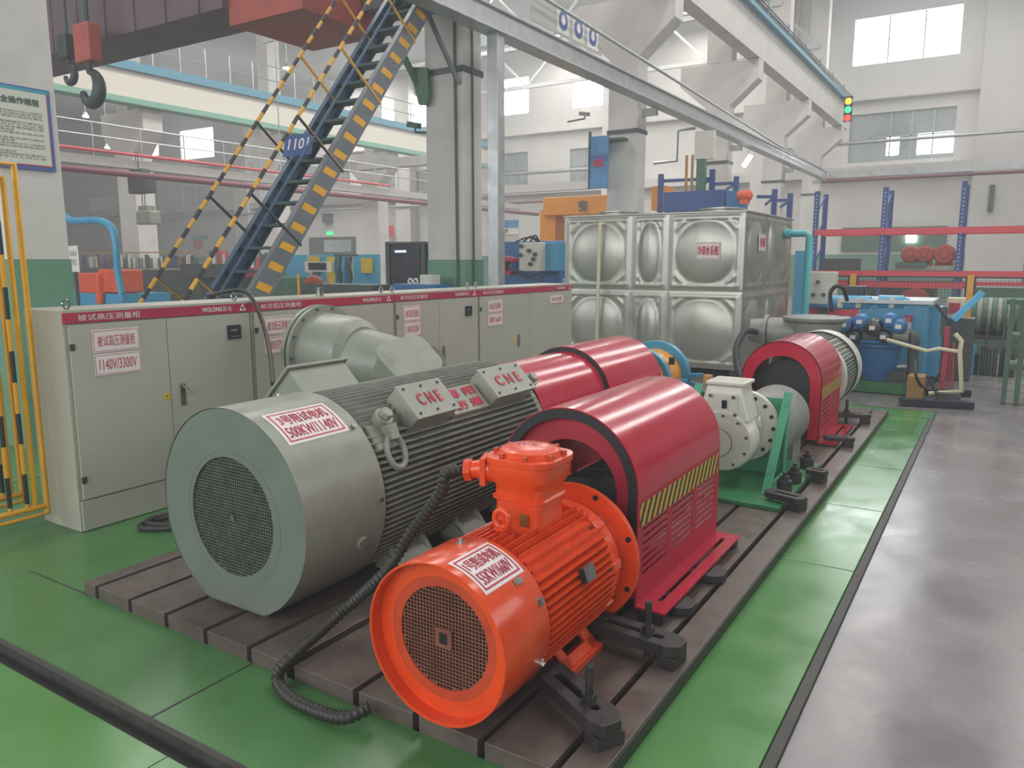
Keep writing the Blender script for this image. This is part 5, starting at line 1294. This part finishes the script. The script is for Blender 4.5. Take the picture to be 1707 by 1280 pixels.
b = MB(); b.bb(p.x, q.x, 14.69, 14.70, z0+.55, p.z-.38); b.build('dark_field', 'poster_blue', bn)
b = MB(); put_text(b, '质量', (0, 0, .22, .14), plane_fn((p.x+.08, 14.688, p.z-.6), (1, 0, 0), (0, 0, 1), .003), .006); b.build('lettering', 'red_print', bn)
b = MB(); b.bb(p.x-.03, p.x, 14.68, 14.76, z0, p.z+.1); b.bb(p.x-.03, q.x+.3, 14.76, 14.995, p.z-.1, p.z-.05); b.build('hanger', 'frame_dark', t)

# chain hoists, low crane of the left bay
XLOW = -21.0
t = thing('light_crane_rail', 'grey low crane rail beam with red conductor strip in the left bay', 'crane beam', (XLOW, 18, 4))
za = at(94, 245, x=XLOW); zb2 = at(94, 268, x=XLOW)
b = MB(); b.bb(XLOW-.3, XLOW, 6, 34, zb2.z, za.z-.1); b.build('beam', 'concrete_grey', t)
b = MB(); b.tube([(XLOW+.05, 6, za.z+.03), (XLOW+.05, 24, za.z+.03)], .05, 6); b.build('conductor_bar', 'pipe_red', t)
t = thing('walkway_railing', 'thin grey railing on the low crane rail of the left bay', 'railing', (XLOW, 18, 4))
b = MB()
for z in (.45, .8): b.tube([(XLOW-.2, 8, za.z+z), (XLOW-.2, 30, za.z+z)], .022, 6)
b.build('handrail', 'galvanised', t)
for k in range(16):
    b = MB(); b.bar((XLOW-.2, 8+k*1.4, za.z-.1), (XLOW-.2, 8+k*1.4, za.z+.8), .03, .03); b.build('post', 'galvanised', t)
p0 = at(100, 279, x=-20.0); b = MB(); b.tube([(-20, p0.y-3, p0.z), (-20, 34, p0.z)], .085, 8); tag(b.build('fire_main', 'pipe_maroon', smooth=50), 'maroon pipe below the low crane rail of the left bay', 'pipe')
for (u0, v0, u1, v1, nm, lb) in ((212, 290, 242, 322, 'hoist', 'dark electric hoist hanging from the low rail beside the left bay column'), (226, 351, 250, 374, 'hoist_block', 'grey hoist block hanging lower from the dark hoist')):
    t = pthing('chain_'+nm, (u0+u1)/2, (v0+v1)/2, 13.2, lb, 'hoist')
    pbox('case', u0, v0, u1, v1, 13.2, .35, 'machine_dark' if nm == 'hoist' else 'motor_grey', parent=t, bevel=.04); pbox('top_case', u0+4, v0-8, u1-5, v0, 13.25, .25, 'machine_green' if nm == 'hoist' else 'motor_grey', parent=t)
    b = MB(); p = at((u0+u1)/2, v0-6, y=13.3); b.cyl(p, (p.x, p.y, p.z+(.75 if nm != 'hoist' else .5)), .015, 6); b.cyl((p.x+.12, p.y, p.z), (p.x+.12, p.y, p.z+(.75 if nm != 'hoist' else .5)), .015, 6); b.build('chain', 'frame_dark', t)
# ducts along the far side
for (v, r_, y, u0, u1, nm, m_, lb) in ((287, .09, 35.31, 823, 985, 'duct_pipe', 'galvanised', 'pale pipe crossing between the first and second columns'), (338, .05, 35.35, 823, 905, 'red_pipe', 'pipe_maroon', 'dark red pipe low between the first and second columns'), (370, .05, 35.35, 110, 300, 'grey_pipe', 'galvanised', 'thin grey pipe crossing low behind the left column'), (333, .07, 35.33, 480, 712, 'red_pipe', 'pipe_red', 'red pipe crossing left of the big column'), (352, .06, 35.34, 300, 712, 'grey_pipe', 'galvanised', 'grey pipe crossing behind the staircase')):
    a_ = at((u0+u1)/2, v, y=y); b = MB(); b.tube([(at(u0, v, y=y).x, y, a_.z), (at(u1, v, y=y).x, y, a_.z)], r_, 8); tag(b.build(nm, m_, smooth=50), lb, 'pipe')
b = MB(); a_ = at(600, 270, y=26); b.bb(at(480, 270, y=26).x, at(713, 270, y=26).x, 26, 26.5, at(600, 283, y=26).z, at(600, 268, y=26).z); tag(b.build('cross_beam', 'concrete_grey'), 'grey concrete cross beam left of the big column', 'beam')
b = MB(); b.bb(at(480, 320, y=27).x, at(985, 320, y=27).x, 27, 27.3, at(700, 330, y=27).z, at(700, 318, y=27).z); tag(b.build('cross_beam', 'concrete_grey'), 'low grey cross beam running behind the big column', 'beam')
# door with lit panes, exit sign, lamp posts
t = pbox('door_frame_far', 515, 395, 592, 424, 35.9, .09, 'frame_dark'); t.name = 'door_1'; t['kind'] = 'structure'
pbox('pane', 540, 400, 585, 420, 35.86, .03, 'pane_dim', parent=t)
for (u, v) in ((549, 389), (639, 396), (255, 410)):
    pbox('exit_sign', u-5, v-3, u+5, v+3, 35.92, .06, 'green_glow', {549: 'small green exit sign above the far barred door', 639: 'small green exit sign left of the big column', 255: 'small green exit sign seen left of the staircase railing'}[u], 'exit sign')
# lamps that glow in the hall
for (u, v, y, lb) in ((470, 323, 14, 'bright round lamp glowing between the stair stringers'), (478, 115, 22, 'small glowing high bay lamp behind the staircase top'), (143, 195, 20, 'glowing lamp near the roof of the left bay'), (180, 247, 20, 'thin glowing tube lamp on the low crane rail')):
    p = at(u, v, y=y); t = thing('hall_lamp', lb, 'lamp', p)
    b = MB(); r_ = y*.0065; b.lathe([(p.z-.02, r_*.1), (p.z-.01, r_), (p.z+.05, r_*1.05)], (p.x, y, 0), 'z', 16, caps=True); b.build('diffuser', 'lamp_glow', t)
    b = MB(); b.lathe([(p.z+.051, r_*1.05), (p.z+.2, r_*.5), (p.z+.22, .03)], (p.x, y, 0), 'z', 16, caps=True); b.cyl((p.x, y, p.z+.2), (p.x, y, 12.49), .015, 6); b.build('reflector', 'galvanised', t, smooth=40)
p = at(1245, 268, x=-6.12); d = Vector((.55, 0, .83)); t = thing('tube_lamp', 'bright tilted tube lamp glowing under the galvanised beam above the tank', 'lamp', p)
b = MB(); b.bar(p-d*.18, p+d*.18, .11, .06, up=(0, 1, 0)); b.build('tube', 'lamp_glow', t, bevel=.02)
b = MB(); b.bar(p-d*.2+Vector((0, .08, 0)), p+d*.2+Vector((0, .08, 0)), .15, .05, up=(0, 1, 0)); b.cyl((p.x, p.y+.1, p.z), (p.x, p.y+.1, 4.53), .015, 6); b.build('fitting', 'galvanised', t)
# far doors, panels on end wall to right
t = pbox('wall_board', 1403, 378, 1578, 418, 35.88, .1, 'moss_green', 'dark green panel strip on the far wall behind the racks', 'panel'); pbox('pane', 1510, 386, 1528, 404, 35.75, .04, 'pane_daylight', parent=t)
pbox('wall_box', 1158, 218, 1190, 265, 15.9, .12, 'white_enamel', 'white electrical box right of the second column', 'electrical box')
b = MB(); b.tube([at(1090, 272, y=16.1), at(1128, 268, y=16.1), at(1130, 218, y=16.1), at(1160, 213, y=16.1)], .035, 8); tag(b.build('conduit_pipe', 'galvanised', smooth=50), 'grey conduit bending up right of the second column', 'pipe')
pbox('wall_speaker', 1648, 308, 1657, 352, 35.25, .14, 'frame_dark', 'narrow dark box on the right hand pilaster', 'wall box')

# blue rack behind the tank
t = pthing('pallet_rack', 1210, 330, 15.5, 'deep blue pallet rack behind and above the stainless tank', 'rack')
for (u, v) in ((1101, 290), (1187, 282), (1227, 294), (1291, 315), (1317, 322)):
    p = at(u, v, y=15.5 if u < 1200 else 16.8); b = MB(); b.bb(p.x-.05, p.x+.05, p.y, p.y+.08, 0, p.z); b.build('upright', 'deep_blue_paint', t)
for (u0, v0, u1, v1) in ((1101, 302, 1187, 298), (1190, 307, 1227, 305), (1262, 328, 1291, 328), (1295, 334, 1317, 334)):
    b = MB(); b.bar(at(u0, v0, y=15.6), at(u1, v1, y=15.6), .05, .06); b.build('beam', 'deep_blue_paint', t)
for (u0, v0, u1, v1) in ((1165, 312, 1187, 298), (1210, 316, 1227, 306), (1275, 342, 1291, 328), (1300, 346, 1317, 334)):
    b = MB(); b.bar(at(u0, v0, y=15.6), at(u1, v1, y=15.6), .03, .04); b.build('brace', 'deep_blue_paint', t)
t = pbox('storage_bin', 1106, 318, 1208, 352, 15.1, .35, 'deep_blue_paint', 'large dark blue bin on the blue rack above the tank', 'bin', bevel=.01)
pbox('storage_bin', 1210, 318, 1238, 352, 15.1, .35, 'blue_paint', 'lighter blue small bin right of the dark blue bin above the tank', 'bin')
t = pthing('rack_motor', 1243, 328, 15.0, 'orange rounded motor resting on the blue rack above the tank', 'motor'); p = at(1242, 326, y=15.0)
b = MB(); b.lathe([(-.14, .05), (-.13, .09), (.1, .10), (.14, .04)], p, 'x', 16, caps=True); b.build('motor_body', 'machine_orange', t, smooth=40)
b = MB(); b.bb(p.x-.08, p.x+.08, 14.93, 15.06, p.z-.16, p.z-.07); b.build('foot', 'machine_orange', t)
p = at(1160, 300, y=15.2); t = thing('press_tool', 'dark upright tool with brown rods standing on the dark blue bin', 'tool', p)
b = MB(); b.bb(p.x, p.x+.16, 15.2, 15.35, at(1160, 318, y=15.2).z, at(1160, 265, y=15.2).z); b.build('column_block', 'machine_green', t)
for k in (-.22, -.10):
    b = MB(); b.cyl((p.x+k, 15.25, at(1150, 318, y=15.2).z), (p.x+k, 15.25, at(1150, 258, y=15.2).z), .03, 8); b.build('rod', 'timber', t)

# ================= right side: racks, fence, hydraulic unit =================
def rack_upright(b, x, y, z1, holes=True): b.bb(x-.045, x+.045, y, y+.07, 0, z1)
RY = 18.0
t = thing('pallet_rack', 'blue and red pallet rack along the far right, carrying motors', 'rack', (-1.6, 18.4, 0))
for (x, z1) in ((-3.57, 2.98), (-2.22, 3.0), (-.80, 3.05), (.62, 3.1)):
    for dy in (0, .95):
        b = MB(); b.bb(x-.05, x+.05, RY+dy, RY+dy+.08, 0, z1); up_ = b.build('upright', 'deep_blue_paint', t)
        if dy == 0 and x < .5:
            b = MB()
            for k in range(34): b.bb(x-.012, x+.012, RY-.004, RY, .3+k*.078, .325+k*.078)
            b.build('punched_holes', 'wall_paint', up_)
    for k in range(5):
        b = MB(); b.bar((x, RY+.04, .3+k*.55), (x, RY+.99, .75+k*.55), .03, .03); b.build('brace', 'deep_blue_paint', t)
for z in (at(1480, 383, y=RY).z, at(1480, 454, y=RY).z, at(1480, 472, y=RY).z):
    for dy in (-.03, .93):
        b = MB(); b.bb(-3.57, .62, RY+dy, RY+dy+.05, z-.09, z+.03); b.build('beam', 'rack_red', t)
zsh = at(1480, 450, y=RY).z
pbox('deck', 1480, 444, 1590, 450, RY+.1, .8, 'motor_grey', parent=t)
for k, (u, lb) in enumerate(((1517, 'rusty red round motor on the far rack, left of three'), (1541, 'rusty red round motor on the far rack, middle of three'), (1574, 'larger red brown motor on the far rack, right of three'))):
    p = at(u, 424, y=RY+.15); r_ = .17 if k < 2 else .20
    m_ = thing('stored_motor', lb, 'motor', (p.x, RY+.3, p.z))
    b = MB(); b.lathe([(RY+.1, .05), (RY+.1, r_*.8), (RY+.13, r_), (RY+.6, r_), (RY+.6, .05)], (p.x, 0, p.z), seg=24, caps=True); b.build('casing', 'motor_red', m_, smooth=35)
    b = MB(); b.lathe([(RY+.06, .03), (RY+.06, r_*.35), (RY+.1, r_*.4)], (p.x, 0, p.z), seg=16, caps=True); b.build('hub', 'motor_red', m_)
    b = MB(); b.bb(p.x-r_*.8, p.x+r_*.8, RY+.2, RY+.5, at(u, 443, y=RY+.15).z, p.z-r_*.8); b.build('foot', 'motor_red', m_)
pbox('stored_crate', 1372, 431, 1428, 452, RY+.15, .6, 'machine_dark', 'dark flat crate on the left bay of the far rack', 'crate')
pbox('stored_crate', 1492, 437, 1545, 444, RY+.0, .15, 'moss_green', 'low green tray under the red motors on the far rack', 'tray')
pbox('stored_machine', 1440, 478, 1558, 505, RY+.2, .8, 'moss_green', 'dark green machine standing on the floor under the far rack', 'machine', floor=True)
b = MB(); p = at(1525, 496, y=RY); b.lathe([(RY-.3, .05), (RY-.3, .30), (RY+.1, .30)], (p.x, 0, p.z-.1), seg=24, caps=True); tag(b.build('stored_disc', 'motor_red', smooth=35), 'red domed disc behind the mesh fence, under the rack', 'disc')
# mesh fence
FY = 16.0
t = thing('mesh_fence', 'black mesh fence with yellow posts in front of the far racks', 'fence', (-1.5, FY, 0))
zt_ = at(1500, 460, y=FY).z
for u in (1327, 1422, 1618, 1760):
    p = at(u, 470, y=FY); b = MB(); b.bb(p.x-.05, p.x+.05, FY-.03, FY+.05, 0, zt_+.03); b.build('post', 'safety_yellow', t)
for (u0, u1) in ((1331, 1416), (1428, 1612), (1624, 1756)):
    x0, x1 = at(u0, 470, y=FY).x, at(u1, 470, y=FY).x
    b = MB(); n_ = int((x1-x0)/.055)
    for i in range(n_+1): x = x0+(x1-x0)*i/n_; b.bb(x-.003, x+.003, FY, FY+.006, .1, zt_)
    for i in range(int((zt_-.1)/.055)): b.bb(x0, x1, FY, FY+.006, .1+i*.055-.003, .1+i*.055+.003)
    b.bb(x0, x1, FY-.01, FY+.02, zt_-.03, zt_); b.bb(x0, x0+.03, FY-.01, FY+.02, .05, zt_); b.bb(x1-.03, x1, FY-.01, FY+.02, .05, zt_)
    b.build('mesh_panel', 'screen_dark', t)
# tall blue post beside the tank + red extinguisher like items
pbox('blue_cabinet', 1322, 418, 1345, 560, 15, .4, 'tank_blue', 'sky blue locker right of the tank behind the teal pipe', 'locker', floor=True)
# white control cabinet on a post
t = pthing('control_box', 1367, 485, 12.2, 'white control box with three knobs standing behind the red guard', 'control box')
cb = pbox('case', 1344, 453, 1391, 507, 12.2, .25, 'white_enamel', parent=t, bevel=.01); pbox('blue_sill', 1343, 507, 1392, 512, 12.18, .3, 'blue_paint', parent=t)
pbox('post', 1362, 512, 1374, 560, 12.3, .1, 'frame_dark', parent=t, floor=True)
for (u, v) in ((1364, 470), (1356, 491), (1373, 491)):
    b = MB(); p = at(u, v, y=12.2); b.cyl(p, p-Vector((0, .05, 0)), .028, 10); b.build('knob', 'frame_dark', cb)
pbox('red_shelf', 1338, 512, 1425, 519, 12.5, .4, 'rack_red', 'red shelf edge under the white control box', 'shelf', floor=True)
for k, (u, m_, lb) in enumerate(((1350, 'machine_orange', 'orange'), (1368, 'motor_grey', 'grey'), (1384, 'moss_green', 'green'), (1400, 'pvc_cream', 'cream'))):
    z0 = at(1381, 512, y=12.5).z; x = at(u, 508, y=12.62).x; b = MB(); b.lathe([(z0+.001, .05), (z0+.01, .06), (z0+.06, .06), (z0+.08, .03)], (x, 12.62, 0), 'z', 12, caps=True)
    tag(b.build('small_jar', m_), 'small %s jar on the red shelf under the white control box' % lb, 'jar')
# hydraulic unit
t = thing('hydraulic_unit', 'sky blue hydraulic tank with valves, round vessel and small motors on top', 'hydraulic unit', (-1.9, 10.2, 0))
HY = 9.9
pbox('tank', 1430, 506, 1543, 640, HY+.25, 1.0, 'tank_blue', parent=t, bevel=.01).name = 'tank_body'
pbox('tank_end', 1543, 512, 1566, 628, HY+.6, .5, 'tank_blue', parent=t, bevel=.01)
pbox('top_plate', 1400, 500, 1556, 506, HY+.15, 1.0, 'galvanised', parent=t)
b = MB(); p = at(1464, 598, y=HY); b.lathe([(p.z-.28, .10), (p.z-.22, .19), (p.z-.05, .235), (p.z+.15, .24), (p.z+.17, .27), (p.z+.20, .27)], (p.x, HY-.1, 0), 'z', 28, caps=True); b.build('filter_vessel', 'blue_paint', t, smooth=35)
for (u, v, r_) in ((1410, 540, .10), (1457, 545, .11), (1484, 533, .085), (1436, 535, .09), (1500, 543, .08), (1425, 560, .09), (1475, 560, .08)):
    p = at(u, v, y=HY-.25); b = MB(); b.lathe([(-.16, .03), (-.15, r_*.8), (-.05, r_), (.1, r_*.9), (.14, r_*.5)], p, 'y', 18, caps=True); vv = b.build('valve_head', 'screen_dark' if (u % 2) else 'blue_paint', t, smooth=35)
    b = MB(); q = p+Vector((0, -.165, 0)); b.bar(q-Vector((.03, 0, .0)), q+Vector((.03, 0, 0)), .005, .045); b.build('gauge_glass', 'white_print', vv)
b = MB(); b.tube([at(1400, 558, y=HY-.2), at(1515, 560, y=HY-.2)], .06, 12); b.build('manifold', 'motor_grey', t, smooth=40)
for k, u in enumerate((1325, 1403, 1433, 1488)):
    p = at(u if k else 1400, 504, y=HY+.3)
    if k == 0: continue
    b = MB(); b.lathe([(-.16, .04), (-.15, .085), (.12, .085), (.13, .06), (.18, .05)], (p.x, p.y, p.z), 'x', 18, caps=True); mo = b.build('pump_motor', 'sky_blue_paint', t, smooth=35)
    b = MB(); b.bb(p.x-.03, p.x+.03, p.y-.095, p.y-.08, p.z-.06, p.z+.06); b.build('band', 'pvc_cream', mo)
pbox('black_box', 1408, 477, 1441, 506, HY+.35, .3, 'screen_dark', parent=t, bevel=.01)
b = MB(); b.tube(bez([at(1512, 556, y=HY-.1), at(1523, 562, y=HY-.15), at(1522, 590, y=HY-.15), at(1521, 622, y=HY-.15)], 6), .06, 12); b.build('bent_pipe', 'frame_dark', t, smooth=40)
pbox('red_notice', 1505, 530, 1519, 549, HY+.22, .02, 'label_white', parent=t)
b = MB(); q = at(1507, 536, y=HY+.22); put_text(b, '注意', (0, 0, .09, .08), plane_fn(q, (1, 0, 0), (0, 0, 1), .006), .004); b.build('lettering', 'red_print', t)
b = MB(); p = at(1432, 611, y=HY-.15); q = at(1512, 611, y=HY-.15); b.cyl(p, q, .03, 12); b.cyl(p.lerp(q, .55), p.lerp(q, .65), .06, 14); b.build('ball_valve', 'galvanised', t, smooth=40)
pbox('skid', 1410, 618, 1510, 636, HY-.25, .9, 'machine_dark', parent=t); pbox('skid_foot', 1400, 636, 1518, 660, HY-.3, .8, 'baseplate_green', parent=t, floor=True); 
b = MB(); b.bb(at(1543, 600, y=HY+.25).x-.06, at(1543, 600, y=HY+.25).x, HY+.3, HY+1.2, 0, .12); b.build('tank_foot', 'blue_paint', t)
b = MB(); b.bb(at(1432, 600, y=HY+.25).x, at(1432, 600, y=HY+.25).x+.06, HY+.3, HY+1.2, 0, .12); b.build('tank_foot', 'blue_paint', t)
# big grey funnel housing behind the second red guard
fy = 8.75; p = at(1360, 530, y=fy); t = thing('exhaust_housing', 'grey upturned funnel housing with wide round flange behind the second red guard', 'machine housing', (p.x, fy, 0))
b = MB(); b.lathe([(p.z-.42, .16), (p.z-.25, .24), (p.z-.05, .27), (p.z-.02, .33), (p.z+.0, .335), (p.z+.01, .335), (p.z+.025, .25)], (p.x, fy, 0), 'z', 40, caps=True); b.build('funnel', 'drum_grey', t, smooth=35)
q = at(1275, 552, y=fy); b = MB(); b.tube([(p.x-.1, fy, q.z), (q.x+.05, fy-.05, q.z)], [.17, .16], 24); b.cyl((q.x+.06, fy-.05, q.z), (q.x+.02, fy-.05, q.z), .19, 24); b.cyl((q.x+.02, fy-.05, q.z), (q.x-.15, fy-.1, q.z+.02), .15, 24, .12); b.build('side_neck', 'drum_grey', t, smooth=35)
b = MB(); b.cyl((p.x, fy, 0), (p.x, fy, p.z-.4), .14, 20); b.build('pedestal', 'drum_grey', t, smooth=35)
b = MB(); hp = bez([at(1262, 553, y=8.3), at(1243, 552, y=8.2), at(1229, 575, y=8.0), at(1228, 605, y=7.8), at(1238, 640, y=7.6), (at(1238, 640, y=7.6).x+.05, 7.6, .062)], 8); b.tube(hp, .035, 10); tag(b.build('black_hose', 'black_rubber', smooth=60), 'black hose curving down left of the second red guard', 'hose')
b = MB(); b.tube(bez([at(1388, 520, y=9.2), at(1384, 490, y=9.2), at(1394, 477, y=9.2), at(1406, 482, y=9.2), at(1412, 500, y=9.5)], 8), .022, 8); tag(b.build('black_hose', 'black_rubber', smooth=60), 'thin black hose looping up beside the black box of the hydraulic unit', 'hose')
# cream pipe assembly and red jack stand
y_ = 9.3
b = MB(); b.tube([at(1478, 566, y=y_), at(1545, 585, y=y_), at(1565, 581, y=y_), at(1597, 586, y=y_)], .020, 10); b.tube([at(1592, 556, y=y_), at(1603, 568, y=y_), at(1600, 586, y=y_), at(1603, 652, y=y_), at(1548, 656, y=y_)], .024, 10)
tag(b.build('drain_pipe', 'pvc_cream', smooth=50), 'thin cream plastic pipe from the blue unit to an upright run and the floor', 'pipe')
t = pthing('jack_stand', 1574, 600, 9.5, 'red painted upright frame with a tilted blue cylinder, right of the hydraulic unit', 'stand')
b = MB(); b.bar(at(1570, 655, y=9.5), at(1580, 545, y=9.5), .05, .05, up=(0, 1, 0)); b.build('red_leg', 'crimson_band', t)
b = MB(); b.bar(at(1587, 645, y=9.6), at(1590, 572, y=9.6), .025, .03, up=(0, 1, 0)); b.bar(at(1580, 645, y=9.6), at(1584, 585, y=9.6), .02, .03, up=(0, 1, 0)); b.build('red_rod', 'crimson_band', t)
b = MB(); b.bar(at(1588, 535, y=9.4), at(1637, 488, y=9.8), .07, .05, up=(0, 1, 0)); b.build('tilted_cylinder', 'sky_blue_paint', t, bevel=.01)
b = MB(); b.bar(at(1560, 507, y=9.4), at(1597, 553, y=9.4), .03, .10, up=(0, 1, 0)); b.build('tilted_screen', 'screen_dark', t, bevel=.004)
b = MB(); b.bar(at(1560, 507, y=9.38), at(1597, 553, y=9.38), .035, .012, up=(1, 0, 1)); b.build('screen_edge', 'galvanised', t)
pbox('upright_plate', 1568, 512, 1578, 560, 9.7, .05, 'machine_dark', parent=t)
pbox('base_plate', 1560, 656, 1600, 662, 9.2, .4, 'machine_dark', parent=t, floor=True)
t = pbox('red_crate', 1578, 497, 1608, 530, 11.2, .3, 'pvc_cream', 'cream and red lettered carton behind the tilted screen', 'carton'); pbox('red_print_patch', 1582, 505, 1600, 522, 11.18, .02, 'crimson_band', parent=t)
b = MB(); q = at(1595, 530, y=11.3); b.bb(q.x-.25, q.x+.2, 11.2, 11.6, 0, q.z); tag(b.build('carton_stand', 'machine_dark'), 'dark stand under the cream and red carton', 'stand')
# flat black channels on the floor
for (ua, va, ub, vb, w, lb) in ((1500, 669, 1622, 675, .13, 'flat black steel channel on the grey floor, nearer one'), (1520, 652, 1617, 655, .10, 'flat black steel channel on the grey floor, farther one under the red stand')):
    a_, c_ = at(ua, va, z=.03), at(ub, vb, z=.03); b = MB(); b.bar(a_, c_, w, .07, up=(0, 0, 1)); tag(b.build('steel_channel', 'screen_dark', bevel=.004), lb, 'steel channel')
b = MB(); b.tube(bez([at(1526, 600, y=9.1), at(1528, 630, z=.3), at(1545, 650, z=.08), at(1570, 650, z=.1), at(1566, 633, z=.2), at(1556, 640, z=.15), at(1562, 658, z=.1)], 8), .016, 8); tag(b.build('black_hose', 'black_rubber', smooth=60), 'black hose looping over the flat black channels', 'hose')
pbox('timber_block', 1512, 628, 1540, 652, 9.3, .3, 'timber', 'light wooden block on the floor beside the blue unit', 'timber block', floor=True)
# shelves with stacked rotor parts at right
t = pthing('parts_rack', 1650, 560, 12.2, 'dark rack full of stator rings and upright parts at the right', 'rack')
pbox('shelf', 1600, 560, 1692, 566, 12.2, .8, 'machine_dark', parent=t); 
for u in (1606, 1640, 1668, 1690): pbox('upright', u, 540, u+4, 640, 12.1, .08, 'frame_dark', parent=t, floor=True)
random.seed(11)
for k in range(9):
    u = 1622+k*8.5; p = at(u, 538+random.random()*8, y=12.4)
    b = MB(); zc_ = at(1646, 560, y=12.2).z+.255; b.lathe([(p.x-.035, .17), (p.x-.035, .25), (p.x+.035, .25), (p.x+.035, .17), (p.x-.035, .17)], (0, 12.5, zc_), 'x', seg=24); tag(b.build('stator_ring', 'motor_grey' if k % 2 else 'moss_green', smooth=35), 'grey stator ring standing on the dark rack at the right', 'stator ring', 'stator rings on the right hand rack')
for k in range(18):
    u = 1602+k*5.2; h = random.choice((580, 590, 575)); c_ = random.choice(['machine_dark', 'moss_green', 'motor_grey', 'tank_blue', 'black_rubber'])
    x = at(u, 600, y=12.0).x; z1 = at(u, h, y=12.0).z; b = MB(); b.bb(x-.025, x+.02, 11.9, 12.05, 0, z1); tag(b.build('upright_part', c_), 'dark upright part leaning at the foot of the right hand rack', 'part', 'parts along the foot of the right hand rack')
t = pthing('steel_rack', 1695, 560, 9.6, 'dark green steel frame rack cut off by the right edge', 'rack')
for u in (1678, 1700, 1722): pbox('upright', u, 498, u+9, 640, 9.6, .12, 'moss_green', parent=t, floor=True)
for v in (500, 560, 610): pbox('shelf', 1678, v, 1735, v+8, 9.62, .5, 'moss_green', parent=t)
pbox('storage_row', 1625, 480, 1740, 500, 14.5, 1.0, 'moss_green', 'long low dark green machine row behind the right hand rack', 'machine', floor=True)

# small fittings on the columns and the far wall
for (u, v, y, side, lb) in ((975, 188, 15.5, 1, 'small security camera right of the galvanised post'), (692, 206, 9.1, -1, 'small security camera on the left side of the big column')):
    p = at(u, v, y=y); t = thing('security_camera', lb, 'camera', p)
    b = MB(); b.bar(p-Vector((.12, .0, 0)), p+Vector((.12, -.05, -.05)), .09, .08); b.build('camera_body', 'motor_grey' if side > 0 else 'machine_green', t, bevel=.01)
    b = MB(); b.tube([p, p+Vector((0, 0, -.12)), (-7.19 if side < 0 else p.x-.45, y+.05, p.z-.14)], .018, 8); b.build('camera_arm', 'frame_dark', t)
b = MB(); b.tube([(-6.62, 8.975, 4.9), (-6.60, 8.975, 0)], .018, 8); tag(b.build('conduit_pipe', 'frame_dark', smooth=50), 'thin dark conduit running down the front of the big column', 'pipe')
b = MB(); b.tube([(-6.48, 9.2, 4.9), (-6.48, 9.2, 0)], .014, 8); tag(b.build('conduit_pipe', 'frame_dark', smooth=50), 'thin conduit on the right side of the big column beside the post', 'pipe')
x_ = at(1328, 60, y=35.9).x; b = MB(); b.tube([(x_, 35.9, 12.4), (x_, 35.9, 5.4)], .07, 10); tag(b.build('down_pipe', 'white_enamel', smooth=50), 'white rain pipe on the far wall left of the large bright window', 'pipe')
pbox('wall_cabinet', 537, 356, 550, 371, 35.7, .3, 'frame_dark', 'small dark box high on the far wall above the barred door', 'wall box')
pbox('wall_banner', 636, 376, 656, 395, 35.35, .04, 'rack_red', 'small faded red banner left of the big column on a far pilaster', 'banner')
pbox('wall_chart', 1, 1, 2, 2, 35.35, .04, 'rack_red') if False else None
for k, (u0, v0, u1, v1, m_, lb) in enumerate(((262, 392, 273, 412, 'poster_paper', 'pale round topped notice on the far wall left of the staircase rail'), (320, 392, 346, 399, 'poster_teal', 'teal banner strip on the far wall beyond the staircase railing'), (322, 400, 336, 415, 'rack_red', 'red poster on the far wall beyond the staircase railing'))):
    pbox('wall_poster', u0, v0, u1, v1, 35.94, .05, m_, lb, 'poster')
